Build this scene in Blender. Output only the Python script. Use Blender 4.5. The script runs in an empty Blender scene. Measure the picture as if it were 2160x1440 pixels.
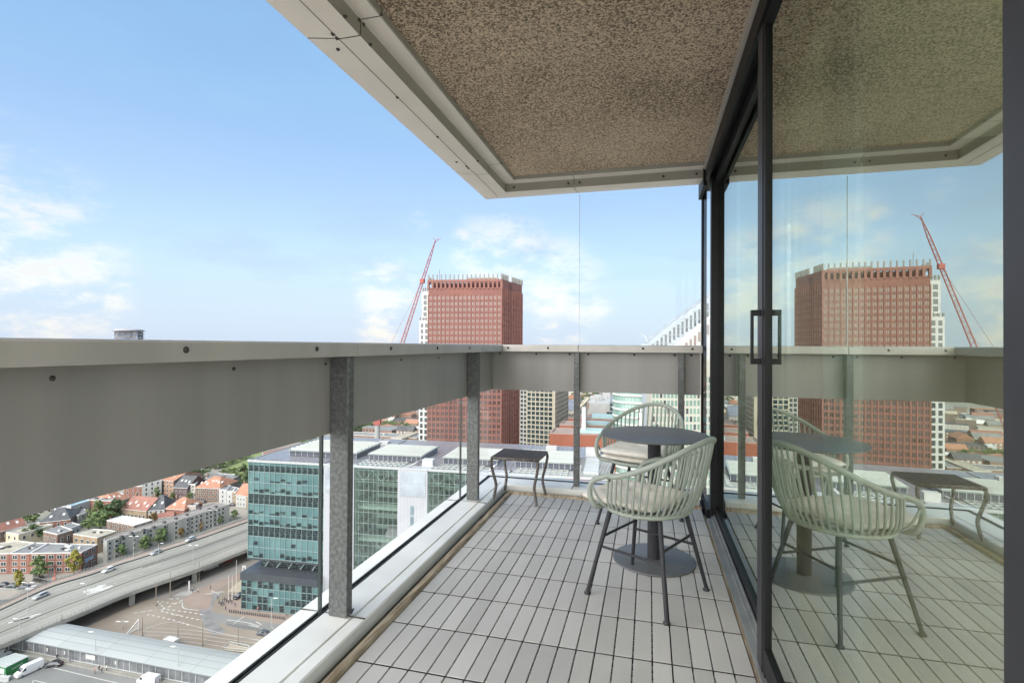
import bpy, math, random
from math import radians, sin, cos, pi, hypot, atan2
from mathutils import Vector, Matrix
random.seed(7)
S = bpy.context.scene
COL = S.collection
# ---------------------------------------------------------------- camera
YAW, PITCH, ROLL, HC, FPX = radians(14.75), radians(.485), .0058, 1.24, 1100.0
CR = Matrix.Rotation(YAW, 3, 'Z') @ Matrix.Rotation(pi/2+PITCH, 3, 'X') @ Matrix.Rotation(ROLL, 3, 'Z')
cam = bpy.data.cameras.new('camera'); camo = bpy.data.objects.new('camera', cam); COL.objects.link(camo)
camo.matrix_world = Matrix.Translation((0, 0, HC)) @ CR.to_4x4()
cam.sensor_width = 36; cam.lens = 36*FPX/2160; cam.clip_start = .05; cam.clip_end = 9000
S.camera = camo
# ---------------------------------------------------------------- light
SUN_AZ, SUN_EL = radians(172), radians(50)      # clockwise from +Y
sl = bpy.data.lights.new('sun', 'SUN'); so = bpy.data.objects.new('sun', sl); COL.objects.link(so)
sl.energy = 1.15; sl.angle = radians(12); sl.color = (1, .94, .85)
sd = Vector((sin(SUN_AZ)*cos(SUN_EL), cos(SUN_AZ)*cos(SUN_EL), sin(SUN_EL)))
so.rotation_euler = sd.to_track_quat('Z', 'Y').to_euler(); so.location = (0, -20, 60)
S.view_settings.view_transform = 'Standard'; S.view_settings.look = 'None'
S.view_settings.exposure = 1.35; S.view_settings.gamma = 1
W = bpy.data.worlds.new('World'); S.world = W; W.use_nodes = True
wn, wl = W.node_tree.nodes, W.node_tree.links
wn.clear()
def N(t, **k):
    n = wn.new(t)
    for a, v in k.items(): setattr(n, a, v)
    return n
out = N('ShaderNodeOutputWorld'); tc = N('ShaderNodeTexCoord'); sky = N('ShaderNodeTexSky', sky_type='NISHITA')
sky.sun_disc = False; sky.sun_elevation = SUN_EL; sky.sun_rotation = SUN_AZ; sky.air_density = 1.0; sky.dust_density = .6; sky.ozone_density = 2.0
bgs = N('ShaderNodeBackground'); wl.new(sky.outputs[0], bgs.inputs[0]); bgs.inputs[1].default_value = .095
def vmath(op, a, b=None):
    n = N('ShaderNodeVectorMath', operation=op)
    if hasattr(a, 'links'): wl.new(a, n.inputs[0])
    else: n.inputs[0].default_value = a
    if b is not None:
        if hasattr(b, 'links'): wl.new(b, n.inputs[1])
        else: n.inputs[1].default_value = b
    return n
def fm(op, a, b=None, c=None, clamp=False):
    n = N('ShaderNodeMath', operation=op); n.use_clamp = clamp
    for i, v in enumerate((a, b, c)):
        if v is None: continue
        if hasattr(v, 'links'): wl.new(v, n.inputs[i])
        else: n.inputs[i].default_value = v
    return n.outputs[0]
DIR = vmath('NORMALIZE', tc.outputs['Generated']).outputs[0]
def smooth(v, a, b, lo=0., hi=1.):
    n = N('ShaderNodeMapRange', interpolation_type='SMOOTHSTEP'); wl.new(v, n.inputs[0])
    for i, x in enumerate((a, b, lo, hi)): n.inputs[i+1].default_value = x
    return n.outputs[0]
def noise(scale, detail, rough, stretch=(1, 1, 2.2), off=(0, 0, 0)):
    mp = N('ShaderNodeMapping'); mp.inputs['Scale'].default_value = stretch; mp.inputs['Location'].default_value = off
    wl.new(DIR, mp.inputs[0]); n = N('ShaderNodeTexNoise'); wl.new(mp.outputs[0], n.inputs[0])
    n.inputs['Scale'].default_value = scale; n.inputs['Detail'].default_value = detail; n.inputs['Roughness'].default_value = rough
    return n.outputs[0]
def pdir(px, py): return (CR @ Vector(((px-1080)/FPX, -(py-720)/FPX, -1))).normalized()
big = noise(11, 10, .66)
def bank(px, py, r, r2=None):          # a bank of cloud hanging in one direction of the sky
    d = pdir(px, py); dt = vmath('DOT_PRODUCT', DIR, tuple(d)).outputs['Value']
    return smooth(dt, cos(r), cos(r*.15))
mask = None
for b in ((1060, 560, .13), (1180, 600, .11), (980, 520, .045), (880, 466, .03), (815, 610, .08), (810, 690, .07), (30, 540, .17), (170, 610, .09), (60, 700, .07),
          (1230, 640, .07), (-150, 480, .2), (1180, 720, .06)):
    v = bank(*b); mask = v if mask is None else fm('MAXIMUM', mask, v)
cl = fm('MULTIPLY', mask, smooth(fm('ADD', big, fm('MULTIPLY', mask, .10)), .47, .74))
wisp = fm('MULTIPLY', smooth(noise(3.5, 6, .55, (1, 1, 3), (3, 1, 0)), .42, .75), .28)
# low pale air towards the horizon; bright cloud added behind, out of view, to light the balcony
zz = N('ShaderNodeSeparateXYZ'); wl.new(DIR, zz.inputs[0])
low = smooth(zz.outputs[2], .42, .0, 0, .93)
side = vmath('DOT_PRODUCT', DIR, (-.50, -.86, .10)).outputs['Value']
unseen_fill = smooth(side, .08, .5, 0, .95)
fac = fm('MAXIMUM', fm('MAXIMUM', fm('MULTIPLY', cl, .90), fm('ADD', wisp, .60)), fm('MAXIMUM', low, unseen_fill), clamp=True)
bgc = N('ShaderNodeBackground'); 
cmix = N('ShaderNodeMix', data_type='RGBA'); hmix = N('ShaderNodeMix', data_type='RGBA'); hmix.inputs[6].default_value = (.36, .64, 1, 1); hmix.inputs[7].default_value = (.66, .80, 1, 1)
wl.new(smooth(zz.outputs[2], .50, .02), hmix.inputs[0]); wl.new(hmix.outputs[2], cmix.inputs[6]); cmix.inputs[7].default_value = (1, .985, .965, 1)
wl.new(fm('MAXIMUM', fm('MULTIPLY', cl, 1.2), unseen_fill, clamp=True), cmix.inputs[0]); wl.new(cmix.outputs[2], bgc.inputs[0])
wl.new(fm('ADD', .37, fm('MULTIPLY', unseen_fill, 2.0)), bgc.inputs[1])
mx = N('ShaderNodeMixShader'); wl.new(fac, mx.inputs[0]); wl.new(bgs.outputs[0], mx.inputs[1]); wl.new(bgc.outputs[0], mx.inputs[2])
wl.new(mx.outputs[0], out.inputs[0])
# ---------------------------------------------------------------- helpers
GZ = -87.0
CAM = Vector((0, 0, HC))
def P(px, py, z=GZ):                    # where the sight line of a photo pixel meets the level z
    d = CR @ Vector(((px-1080)/FPX, -(py-720)/FPX, -1)); return CAM + d*((z-HC)/d.z)
def A(px, D, z=GZ):                     # a point D metres ahead, z high
    r = Vector((cos(YAW), sin(YAW), 0)); f = Vector((-sin(YAW), cos(YAW), 0))
    p = f*D + r*((px-1080)/FPX*D); return Vector((p.x, p.y, z))
def ZAT(py, D, px=1080): return HC - (py-729.3-(px-1080)*.0058)/FPX*D
class MB:
    def __init__(s): s.v = []; s.f = []; s.m = []; s.sm = []
    def add(s, vs, fs, mi=0, smooth=False, M=None):
        o = len(s.v)
        for p in vs: s.v.append(tuple(M @ Vector(p)) if M else tuple(p))
        for f in fs: s.f.append([i+o for i in f]); s.m.append(mi); s.sm.append(smooth)
        return s
    def box(s, x0, x1, y0, y1, z0, z1, mi=0, M=None):
        return s.add([(x0,y0,z0),(x1,y0,z0),(x1,y1,z0),(x0,y1,z0),(x0,y0,z1),(x1,y0,z1),(x1,y1,z1),(x0,y1,z1)],
                     [(3,2,1,0),(4,5,6,7),(0,1,5,4),(1,2,6,5),(2,3,7,6),(3,0,4,7)], mi, False, M)
    def prism(s, poly, z0, z1, mi=0, top=True, bottom=True, mt=None):
        poly = ccw(poly); n = len(poly)
        vs = [(p[0],p[1],z0) for p in poly]+[(p[0],p[1],z1) for p in poly]
        s.add(vs, [(i,(i+1)%n,n+(i+1)%n,n+i) for i in range(n)], mi)
        if top: s.add([vs[i] for i in range(n,2*n)], [tuple(range(n))], mi if mt is None else mt)
        if bottom: s.add(vs[:n], [tuple(reversed(range(n)))], mi)
        return s
    def sheet(s, pts, mi=0): return s.add(pts, [tuple(range(len(pts)))], mi)
    def tube(s, pts, r, n=8, mi=0, caps=True, closed=False, M=None):
        pts = [Vector(p) for p in pts]; k = len(pts); rs = r if isinstance(r, (list, tuple)) else [r]*k
        ref = None; vs = []
        for i, p in enumerate(pts):
            if closed: t = pts[(i+1)%k]-pts[i-1]
            else: t = pts[min(i+1,k-1)]-pts[max(i-1,0)]
            t.normalize()
            if ref is None: ref = Vector((0,0,1)) if abs(t.z) < .9 else Vector((1,0,0))
            a = t.cross(ref).normalized(); b = t.cross(a).normalized(); ref = -b if False else (a.cross(t)).normalized()
            for j in range(n):
                q = p + (a*cos(2*pi*j/n)+ref*sin(2*pi*j/n))*rs[i]; vs.append(q)
        fs = []
        for i in range(k if closed else k-1):
            for j in range(n):
                a0 = i*n+j; a1 = i*n+(j+1)%n; b0 = ((i+1)%k)*n+j; b1 = ((i+1)%k)*n+(j+1)%n
                fs.append((a0,a1,b1,b0))
        s.add(vs, fs, mi, True, M)
        if caps and not closed:
            s.add(vs[:n], [tuple(reversed(range(n)))], mi, False, M); s.add(vs[-n:], [tuple(range(n))], mi, False, M)
        return s
    def lathe(s, prof, n=48, c=(0,0,0), mi=0, smooth=True, M=None):
        vs = [(c[0]+r*cos(2*pi*j/n), c[1]+r*sin(2*pi*j/n), c[2]+z) for r, z in prof for j in range(n)]
        fs = [(i*n+j, i*n+(j+1)%n, (i+1)*n+(j+1)%n, (i+1)*n+j) for i in range(len(prof)-1) for j in range(n)]
        return s.add(vs, fs, mi, smooth, M)
    def build(s, name, mats, parent=None, world=False, bevel=0, label=None, loc=None):
        me = bpy.data.meshes.new(name)
        vs = s.v
        if world and parent is not None: L = parent.location; vs = [(a-L.x, b-L.y, c-L.z) for a,b,c in vs]
        elif world and parent is None:
            c = Vector((sum(v[0] for v in vs)/len(vs), sum(v[1] for v in vs)/len(vs), min(v[2] for v in vs))); loc = c
            vs = [(a-c.x, b-c.y, d-c.z) for a,b,d in vs]
        me.from_pydata(vs, [], s.f); me.validate()
        mats = mats if isinstance(mats, (list, tuple)) else [mats]
        for m in mats: me.materials.append(m)
        if len(me.polygons) == len(s.f):
            me.polygons.foreach_set('material_index', s.m); me.polygons.foreach_set('use_smooth', s.sm)
        me.update()
        o = bpy.data.objects.new(name, me); COL.objects.link(o)
        if parent: o.parent = parent
        if loc is not None: o.location = loc
        if bevel:
            b = o.modifiers.new('bevel', 'BEVEL'); b.width = bevel; b.segments = 2; b.limit_method = 'ANGLE'; b.angle_limit = radians(50)
        if label: o['label'] = label
        return o
def ccw(poly):
    a = sum(poly[i][0]*poly[(i+1)%len(poly)][1]-poly[(i+1)%len(poly)][0]*poly[i][1] for i in range(len(poly)))
    return list(poly) if a > 0 else list(reversed(poly))
def thing(name, label, cat, loc=(0,0,0), rz=0, group=None):
    o = bpy.data.objects.new(name, None); COL.objects.link(o); o.location = loc; o.rotation_euler = (0,0,rz); o.empty_display_size = .2
    o['label'] = label; o['category'] = cat
    if group: o['group'] = group
    return o
def tag(o, label=None, cat=None, group=None, kind=None):
    for k, v in (('label', label), ('category', cat), ('group', group), ('kind', kind)):
        if v: o[k] = v
    return o
def dup(o, parent=None):
    c = o.copy(); COL.objects.link(c); c.parent = parent
    for ch in list(o.children): dup(ch, c)
    return c
def place(root, loc, rz=0, label=None, group=None, scale=None):
    c = dup(root); c.location = loc; c.rotation_euler = (0,0,rz)
    if label: c['label'] = label
    if group: c['group'] = group
    if scale: c.scale = (scale,)*3
    return c
MATS = {}; ALB = 1.0
def mat(name, col, rough=.6, metal=0, var=0, vscale=3, bump=0, bscale=40, spec=.5, col2=None, stretch=None, detail=5, coord='Object', lo=.35, hi=.65):
    if name in MATS: return MATS[name]
    if max(col) > .11 and ALB < 1: col = tuple(v*ALB for v in col); col2 = tuple(v*ALB for v in col2) if col2 else None
    m = bpy.data.materials.new(name); m.use_nodes = True; nt = m.node_tree; b = nt.nodes['Principled BSDF']
    b.inputs['Base Color'].default_value = (*col, 1); b.inputs['Roughness'].default_value = rough; b.inputs['Metallic'].default_value = metal
    b.inputs['Specular IOR Level'].default_value = spec
    def tex(scale):
        t = nt.nodes.new('ShaderNodeTexCoord'); mp = nt.nodes.new('ShaderNodeMapping'); nt.links.new(t.outputs[coord], mp.inputs[0])
        if stretch: mp.inputs['Scale'].default_value = stretch
        n = nt.nodes.new('ShaderNodeTexNoise'); n.inputs['Scale'].default_value = scale; n.inputs['Detail'].default_value = detail
        nt.links.new(mp.outputs[0], n.inputs[0]); return n
    if var or col2:
        n = tex(vscale); r = nt.nodes.new('ShaderNodeValToRGB'); nt.links.new(n.outputs[0], r.inputs[0])
        r.color_ramp.elements[0].position = lo; r.color_ramp.elements[1].position = hi
        c2 = col2 or tuple(min(1, c*(1+var)) for c in col); c1 = col if col2 else tuple(c*(1-var) for c in col)
        r.color_ramp.elements[0].color = (*c1, 1); r.color_ramp.elements[1].color = (*c2, 1)
        nt.links.new(r.outputs[0], b.inputs['Base Color'])
    if bump:
        n = tex(bscale); bp = nt.nodes.new('ShaderNodeBump'); bp.inputs['Strength'].default_value = bump; bp.inputs['Distance'].default_value = .02
        nt.links.new(n.outputs[0], bp.inputs['Height']); nt.links.new(bp.outputs[0], b.inputs['Normal'])
    MATS[name] = m; return m
def glassmat(name, tint, fac_lo, fac_hi, gcol=(1,1,1), rough=0.0, power=3):
    m = bpy.data.materials.new(name); m.use_nodes = True; nt = m.node_tree; nt.nodes.remove(nt.nodes['Principled BSDF'])
    o = nt.nodes['Material Output']; t = nt.nodes.new('ShaderNodeBsdfTransparent'); g = nt.nodes.new('ShaderNodeBsdfGlossy')
    t.inputs[0].default_value = (*tint, 1); g.inputs[0].default_value = (*gcol, 1); g.inputs['Roughness'].default_value = rough
    lw = nt.nodes.new('ShaderNodeLayerWeight'); lw.inputs[0].default_value = .5
    pw = nt.nodes.new('ShaderNodeMath'); pw.operation = 'POWER'; nt.links.new(lw.outputs['Facing'], pw.inputs[0]); pw.inputs[1].default_value = power
    mr = nt.nodes.new('ShaderNodeMapRange'); nt.links.new(pw.outputs[0], mr.inputs[0]); mr.inputs[3].default_value = fac_lo; mr.inputs[4].default_value = fac_hi
    mx = nt.nodes.new('ShaderNodeMixShader'); nt.links.new(mr.outputs[0], mx.inputs[0]); nt.links.new(t.outputs[0], mx.inputs[1]); nt.links.new(g.outputs[0], mx.inputs[2])
    nt.links.new(mx.outputs[0], o.inputs[0]); MATS[name] = m; return m
# ================================================================ BALCONY
alu = mat('sill_aluminium', (.62,.61,.575), .38, var=.07, vscale=3, spec=.5)
aluL = mat('rail_aluminium', (.42,.395,.365), .45, .15, var=.07, vscale=1.4, stretch=(4,4,1))
panm = mat('panel_grey', (.285,.272,.255), .5, .1, var=.08, vscale=1.1, stretch=(5,5,.5), bump=.03, bscale=900)
galv = mat('galvanised_steel', (.085,.088,.086), .5, .3, vscale=60, col2=(.165,.168,.165), detail=8, lo=.40, hi=.72)
black = mat('black_frame', (.012,.012,.013), .45, spec=.15, var=.1, vscale=9)
blackg = mat('anthracite_frame', (.032,.032,.035), .45, spec=.25, var=.12, vscale=6)
rubber = mat('black_rubber', (.012,.012,.012), .7)
timber = mat('weathered_timber', (.20,.145,.09), .85, vscale=6, col2=(.42,.35,.26), stretch=(14,1,1), bump=.2, bscale=30)
gutterm = mat('gutter_dark', (.06,.055,.045), .8, var=.4, vscale=8)
slat = mat('deck_slat_grey', (.445,.422,.397), .55, var=.05, vscale=2.2, bump=.035, bscale=160)
nt = slat.node_tree; pb = nt.nodes['Principled BSDF']; gi = nt.nodes.new('ShaderNodeNewGeometry'); mr = nt.nodes.new('ShaderNodeMapRange'); nt.links.new(gi.outputs['Random Per Island'], mr.inputs[0]); mr.inputs[3].default_value = .88; mr.inputs[4].default_value = 1.09
ml = nt.nodes.new('ShaderNodeVectorMath'); ml.operation = 'SCALE'; old_ = pb.inputs['Base Color'].links[0].from_socket; nt.links.new(old_, ml.inputs[0]); nt.links.new(mr.outputs[0], ml.inputs['Scale']); nt.links.new(ml.outputs[0], pb.inputs['Base Color'])
deckbase = mat('deck_underside', (.010,.010,.010), .9)
screw = mat('screw_head', (.05,.045,.04), .5, .3)
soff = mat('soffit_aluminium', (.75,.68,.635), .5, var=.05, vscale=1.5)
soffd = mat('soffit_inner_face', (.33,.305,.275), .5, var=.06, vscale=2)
# sprayed ceiling
m = bpy.data.materials.new('sprayed_ceiling'); m.use_nodes = True; nt = m.node_tree; b = nt.nodes['Principled BSDF']; b.inputs['Roughness'].default_value = .95
t = nt.nodes.new('ShaderNodeTexCoord'); n1 = nt.nodes.new('ShaderNodeTexNoise'); n1.inputs['Scale'].default_value = 104; n1.inputs['Detail'].default_value = 6; n1.inputs['Roughness'].default_value = .65
n2 = nt.nodes.new('ShaderNodeTexNoise'); n2.inputs['Scale'].default_value = 1.3
r = nt.nodes.new('ShaderNodeValToRGB'); e = r.color_ramp.elements; e[0].position = .41; e[0].color = (.15,.105,.075,1); e[1].position = .585; e[1].color = (.80,.63,.48,1)
k = r.color_ramp.elements.new(.49); k.color = (.53,.40,.30,1)
mxn = nt.nodes.new('ShaderNodeMath'); mxn.operation = 'MULTIPLY_ADD'; mxn.inputs[1].default_value = .16
for a in (n1, n2): nt.links.new(t.outputs['Object'], a.inputs[0])
sb = nt.nodes.new('ShaderNodeMath'); sb.operation = 'SUBTRACT'; nt.links.new(n2.outputs[0], sb.inputs[0]); sb.inputs[1].default_value = .5
nt.links.new(sb.outputs[0], mxn.inputs[0]); nt.links.new(n1.outputs[0], mxn.inputs[2])
nt.links.new(mxn.outputs[0], r.inputs[0]); nt.links.new(r.outputs[0], b.inputs['Base Color'])
bp = nt.nodes.new('ShaderNodeBump'); bp.inputs['Strength'].default_value = .9; bp.inputs['Distance'].default_value = .02; nt.links.new(n1.outputs[0], bp.inputs['Height']); nt.links.new(bp.outputs[0], b.inputs['Normal'])
spray = m
concrete = mat('concrete_slab', (.33,.32,.30), .85, var=.12, vscale=1.5)
YB = -2.2      # the balcony runs on behind the camera to here
# deck
d = MB()
w = .0752; X0, X1, Y1 = -1.113, .392, 4.262
import itertools
x = X1
i = 0
rows = []
yy = Y1
while yy > YB: rows.append((max(yy-.3025, YB), yy)); yy -= .3025
while x > X0+.01:
    xa = max(x-w, X0)
    for (ya, yb) in rows: 
        d.box(xa+.003, x-.003, ya+.0055, yb-.0055, -.016, 0)
    x -= w; i += 1
deck = d.build('balcony_deck', slat, bevel=.0015); tag(deck, kind='structure')
c = MB(); c.box(X0-.02, .60, YB-.02, Y1+.05, -.0305, -.0175, 0)
for (ya, yb) in rows: c.box(X0, X1, ya-.0054, ya+.0054, -.0174, -.0025, 0)
x = X1-w
for k in range(19):         # little clips joining the slats across the gaps
    if k % 4 != 3:
        y = YB+.05
        while y < Y1 and x > -.75: 
            c.box(x-.003, x+.003, y, y+.006, -.0174, -.004, 1); y += .043
    x -= w
tag(c.build('deck_base', [deckbase, mat('clip_grey', (.2,.2,.19), .6)]), kind='structure')
s = MB(); s.box(-1.50, 4.2, YB-.3, 4.62, -.33, -.031); tag(s.build('balcony_slab', concrete), kind='structure')

# railing ---------------------------------------------------------
rail = thing('balcony_railing', 'grey metal balcony railing with deep panels, galvanised posts and lower glass', 'railing')
def L_extrude(mb, prof, mi=0, ye=None, xe=.38, sharp=True):
    """profile (offset outward from rail line, z) swept down the left side and along the far end with a mitred corner.
       offset o: x=-o on the left side, y = 3.12+o at the far end"""
    n = len(prof); vs = []
    for (o, z) in prof: vs.append((-o, YB, z))
    for (o, z) in prof: vs.append((-o, 3.12+o, z))
    for (o, z) in prof: vs.append((xe, 3.12+o, z))
    fs = []
    for k in range(2):
        for i in range(n-1): fs.append((k*n+i, k*n+i+1, (k+1)*n+i+1, (k+1)*n+i))
    fs += [tuple(range(n)), tuple(reversed(range(2*n, 3*n)))]
    mb.add(vs, fs, mi); return mb
sill = MB()
L_extrude(sill, [(1.505,-.34),(1.505,.055),(1.50,.060),(1.412,.064),(1.412,.045),(1.378,.045),(1.378,.064),(1.246,.062),(1.243,.050),(1.238,.050),(1.235,.061),(1.184,.060),(1.178,.054),(1.178,.005),(1.172,-.03),(1.172,-.34)])
so_ = sill.build('sill', alu, rail)
for o, ys in ((1.495, 2.02), (1.495, 3.74)):
    g = MB(); g.box(-1.503, -1.18, ys, ys+.004, .0605, .0655); g.build('sill_joint', gutterm, rail)
for xs in (-.62,):
    g = MB(); g.box(xs, xs+.004, 4.30, 4.622, .0605, .0655); g.build('sill_joint', gutterm, rail)
g = MB(); L_extrude(g, [(1.409,.0465),(1.409,.068),(1.401,.068),(1.401,.0465)]); L_extrude(g, [(1.389,.0465),(1.389,.066),(1.380,.066),(1.380,.0465)])
g.build('glass_gasket', rubber, rail)
gu = MB(); L_extrude(gu, [(1.171,-.03),(1.171,.004),(1.160,.004),(1.160,-.0),(1.150,0),(1.150,.004),(1.146,.004),(1.146,-.03)], xe=.39); gu.build('gutter', gutterm, rail)
tb = MB(); L_extrude(tb, [(1.1455,-.03),(1.1455,.018),(1.140,.021),(1.119,.016),(1.114,-.002),(1.114,-.03)], xe=.39); tb.build('edge_strip', timber, rail)
# top rail with butt joints
def seg_rail(y0, y1, joint=True):
    b = MB(); vs = [(-1.40,1.205),(-1.40,1.2485),(-1.262,1.251),(-1.236,1.250),(-1.230,1.244),(-1.230,1.194),(-1.233,1.191),(-1.241,1.191),(-1.243,1.205)]
    n = len(vs); v = [(x,y0,z) for x,z in vs]+[(x,y1,z) for x,z in vs]
    b.add(v, [(i,(i+1)%n,n+(i+1)%n,n+i) for i in range(n)]+[tuple(reversed(range(n))), tuple(range(n,2*n))])
    b.build('top_rail', aluL, rail)
J = [YB, -1.5, .27, 2.03, 3.79]
for a, b_ in zip(J[:-1], J[1:]): seg_rail(a+.002, b_-.002)
# corner piece (mitred)
cp = MB(); pr = [(1.40,1.205),(1.40,1.2485),(1.262,1.251),(1.236,1.250),(1.230,1.244),(1.230,1.194),(1.233,1.191),(1.241,1.191),(1.243,1.205)]
def corner(mb, prof, ya, xb):
    n = len(prof); vs = [(-o,ya,z) for o,z in prof]+[(-o,3.12+o,z) for o,z in prof]+[(xb,3.12+o,z) for o,z in prof]
    fs = [(k*n+i, k*n+(i+1)%n, (k+1)*n+(i+1)%n, (k+1)*n+i) for k in range(2) for i in range(n)]+[tuple(reversed(range(n))), tuple(range(2*n,3*n))]
    mb.add(vs, fs)
corner(cp, pr, 3.792, -1.20); cp.build('top_rail', aluL, rail)
for xa, xb in ((-1.1985, -.575), (-.571, .405)):
    b = MB(); n = len(pr); v = [(xa,3.12+o,z) for o,z in pr]+[(xb,3.12+o,z) for o,z in pr]
    b.add(v, [(i,(i+1)%n,n+(i+1)%n,n+i) for i in range(n)]+[tuple(reversed(range(n))), tuple(range(n,2*n))]); b.build('top_rail', aluL, rail)
# deep panels
def pan(x0,x1,y0,y1): 
    b = MB(); b.box(x0,x1,y0,y1,.853,1.2045); b.build('panel', panm, rail)
for a, b_ in ((YB,.258),(.262,2.02),(2.024,3.79),(3.794,4.473)): pan(-1.375,-1.348,a,b_)
pan(-1.3478,-.592,4.446,4.472); pan(-.588,.247,4.446,4.472); pan(.251,.40,4.446,4.472)
# posts
def post(x0,x1,y0,y1):
    b = MB(); b.box(x0,x1,y0,y1,.0655,1.2045); return b.build('post', galv, rail, bevel=.003)
for y in (-1.53,.24,2.0,3.77): post(-1.345,-1.256,y,y+.045)
for x in (-.613,.226): post(x,x+.046,4.375,4.44)
g = MB()
g.tube([(-1.262,2.05,.072),(-1.250,2.046,.085),(-1.246,2.02,.078)], .003, 6); g.build('cable_tie', rubber, rail)
# screws
b = MB()
def scr(p, ax, r=.0065):
    M = Matrix.Translation(p) @ (Matrix.Rotation(pi/2,4,'Y') if ax == 'x' else Matrix.Rotation(pi/2,4,'X'))
    mb = MB(); mb.lathe([(0,.006),(r*.8,.005),(r,.001),(r*1.5,.0005),(r*1.5,-.002)], 10, M=M); 
    return mb
def screws(lst, parent):
    for p, ax in lst:
        scr(p, ax.lower(), .0045 if ax == 'X' else .0065).build('screw', screw, parent)
sl_ = []
def X_at(px, x, z):   # y on the plane x where the column px falls
    d_ = CR @ Vector(((px-1080)/FPX, 0, -1)); return d_.y/d_.x*x
for px in (393, 669, 825, 923, 991): sl_.append(((-1.229, X_at(px,-1.229,0), 1.224),'x'))
for px in (112, 494, 687, 846, 925): sl_.append(((-1.347, X_at(px,-1.347,0), 1.158),'X'))
for x in (-1.18,-.83,-.05,.33): sl_.append(((x,4.349,1.224),'y'))
for x in (-1.28,-.95,-.66,-.50,-.12,.20,.33): sl_.append(((x,4.445,1.172),'y'))
screws(sl_, rail)
# glass
balglass = glassmat('balustrade_glass', (.975,.98,.978), .008, .35, power=4)
edge = mat('glass_edge', (.03,.042,.042), .3)
for a, b_ in ((YB,.24),(.25,2.005),(2.017,3.765),(3.775,4.50)):
    q = MB(); q.box(-1.400,-1.390,a,b_,.047,.885); q.build('glass_pane', balglass, rail)
for a, b_ in ((-1.39,-.60),(-.585,.40)):
    q = MB(); q.box(a,b_,4.508,4.518,.047,.885); q.build('glass_pane', balglass, rail)
for y in (2.005,3.765):
    q = MB(); q.box(-1.4025,-1.3875,y+.001,y+(.011 if y < 3 else .006),.048,.885); q.build('glass_seal', edge, rail)
# upper wind screen
ws = thing('wind_screen', 'clear frameless glass screen standing on the far railing beside the window corner', 'glass screen', (-.1,4.42,1.26))
q = MB(); q.box(-.566,.40,4.362,4.372,1.2515,2.512); q.build('glass_pane', glassmat('clear_screen', (.975,.985,.98), .004, .25, power=5), ws, world=True)
q = MB(); q.box(-.570,-.567,4.361,4.373,1.2515,2.512); q.build('edge_trim', mat('pale_edge', (.55,.6,.6), .3), ws, world=True)

# ceiling ---------------------------------------------------------
ce = thing('balcony_ceiling', 'brown sprayed rough ceiling with pale metal edge trim above the balcony', 'ceiling')
CZ = 2.60
q = MB(); q.box(-1.06,.40,YB,4.10,CZ,CZ+.02); q.build('sprayed_soffit', spray, ce); q = MB(); q.box(.40,4.2,YB,4.6,CZ+.001,CZ+.02); q.build('room_ceiling', mat('ceiling_white',(.85,.86,.82),.8), ce)
q = MB(); q.box(-1.39,4.2,YB,4.38,CZ+.021,CZ+.35); q.build('slab_edge', concrete, ce)
JY = [YB, .35, 1.895, 3.66]
def csweep(o0z0, ya, yb, m_, nm):
    mb = MB(); (o0,z0),(o1,z1) = o0z0
    mb.add([(-o0,ya,z0),(-o1,ya,z1),(-o1,yb,z1),(-o0,yb,z0)], [(0,1,2,3)])
    return mb
# profile of the trim: (outward offset, height)
prof = [(1.052,2.60),(1.056,2.575),(1.062,2.572),(1.145,2.572),(1.147,2.570),(1.149,2.508),(1.151,2.506),(1.247,2.506),(1.249,2.508),(1.40,2.532),(1.402,2.535),(1.402,2.96)]
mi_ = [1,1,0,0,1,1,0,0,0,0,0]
def trim(ya, yb, corner_=False, xa=None, xb=None):
    mb = MB(); n = len(prof); OY = 2.985
    if corner_:
        rings = [[(-o,ya,z) for o,z in prof],[(-o,OY+o,z) for o,z in prof],[(xb,OY+o,z) for o,z in prof]]
    elif xa is None: rings = [[(-o,ya,z) for o,z in prof],[(-o,yb,z) for o,z in prof]]
    else: rings = [[(xa,OY+o,z) for o,z in prof],[(xb,OY+o,z) for o,z in prof]]
    vs = sum(rings, [])
    for k in range(len(rings)-1):
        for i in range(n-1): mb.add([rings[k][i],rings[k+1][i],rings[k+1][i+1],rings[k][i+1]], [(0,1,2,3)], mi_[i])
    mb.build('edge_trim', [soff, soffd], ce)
for a, b_ in zip(JY[:-1], JY[1:]): trim(a+.003, b_-.003)
trim(3.663, 0, True, xb=-.585); trim(0,0,False,-.581,.41); trim(0,0,False,.413,4.2)
# dark joint lines behind the gaps and along the fold
jm = MB()
for y in JY[1:]:
    jm.box(-1.40,-1.149,y-.005,y+.005,2.5355,2.58); jm.box(-1.148,-1.05,y-.005,y+.005,2.574,2.58)
jm.box(-.588,-.578,4.14,4.385,2.5365,2.58); jm.box(-.588,-.578,4.05,4.132,2.574,2.58); jm.box(-1.249,-1.2465,YB,4.23,2.5045,2.51)
jm.build('joint_gap', gutterm, ce)
sc = []
for px, py, z in ((702,73,2.505),(711,82,2.505),(728,36,2.507),(781,95,2.507),(838,206,2.505),(923,289,2.505),(984,351,2.505),(988,355,2.505),(713,105,2.514),(963,342,2.514),(1007,340,2.507),(757,42,2.54),(767,52,2.54),(1021,335,2.54)):
    p = P(px,py,z)
    if z == 2.54:
        d_ = CR @ Vector(((px-1080)/FPX, -(py-720)/FPX, -1)); p = CAM + d_*(-1.1475/d_.x); sc.append((tuple(p),'x'))
    else: sc.append((tuple(p),'z'))
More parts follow.
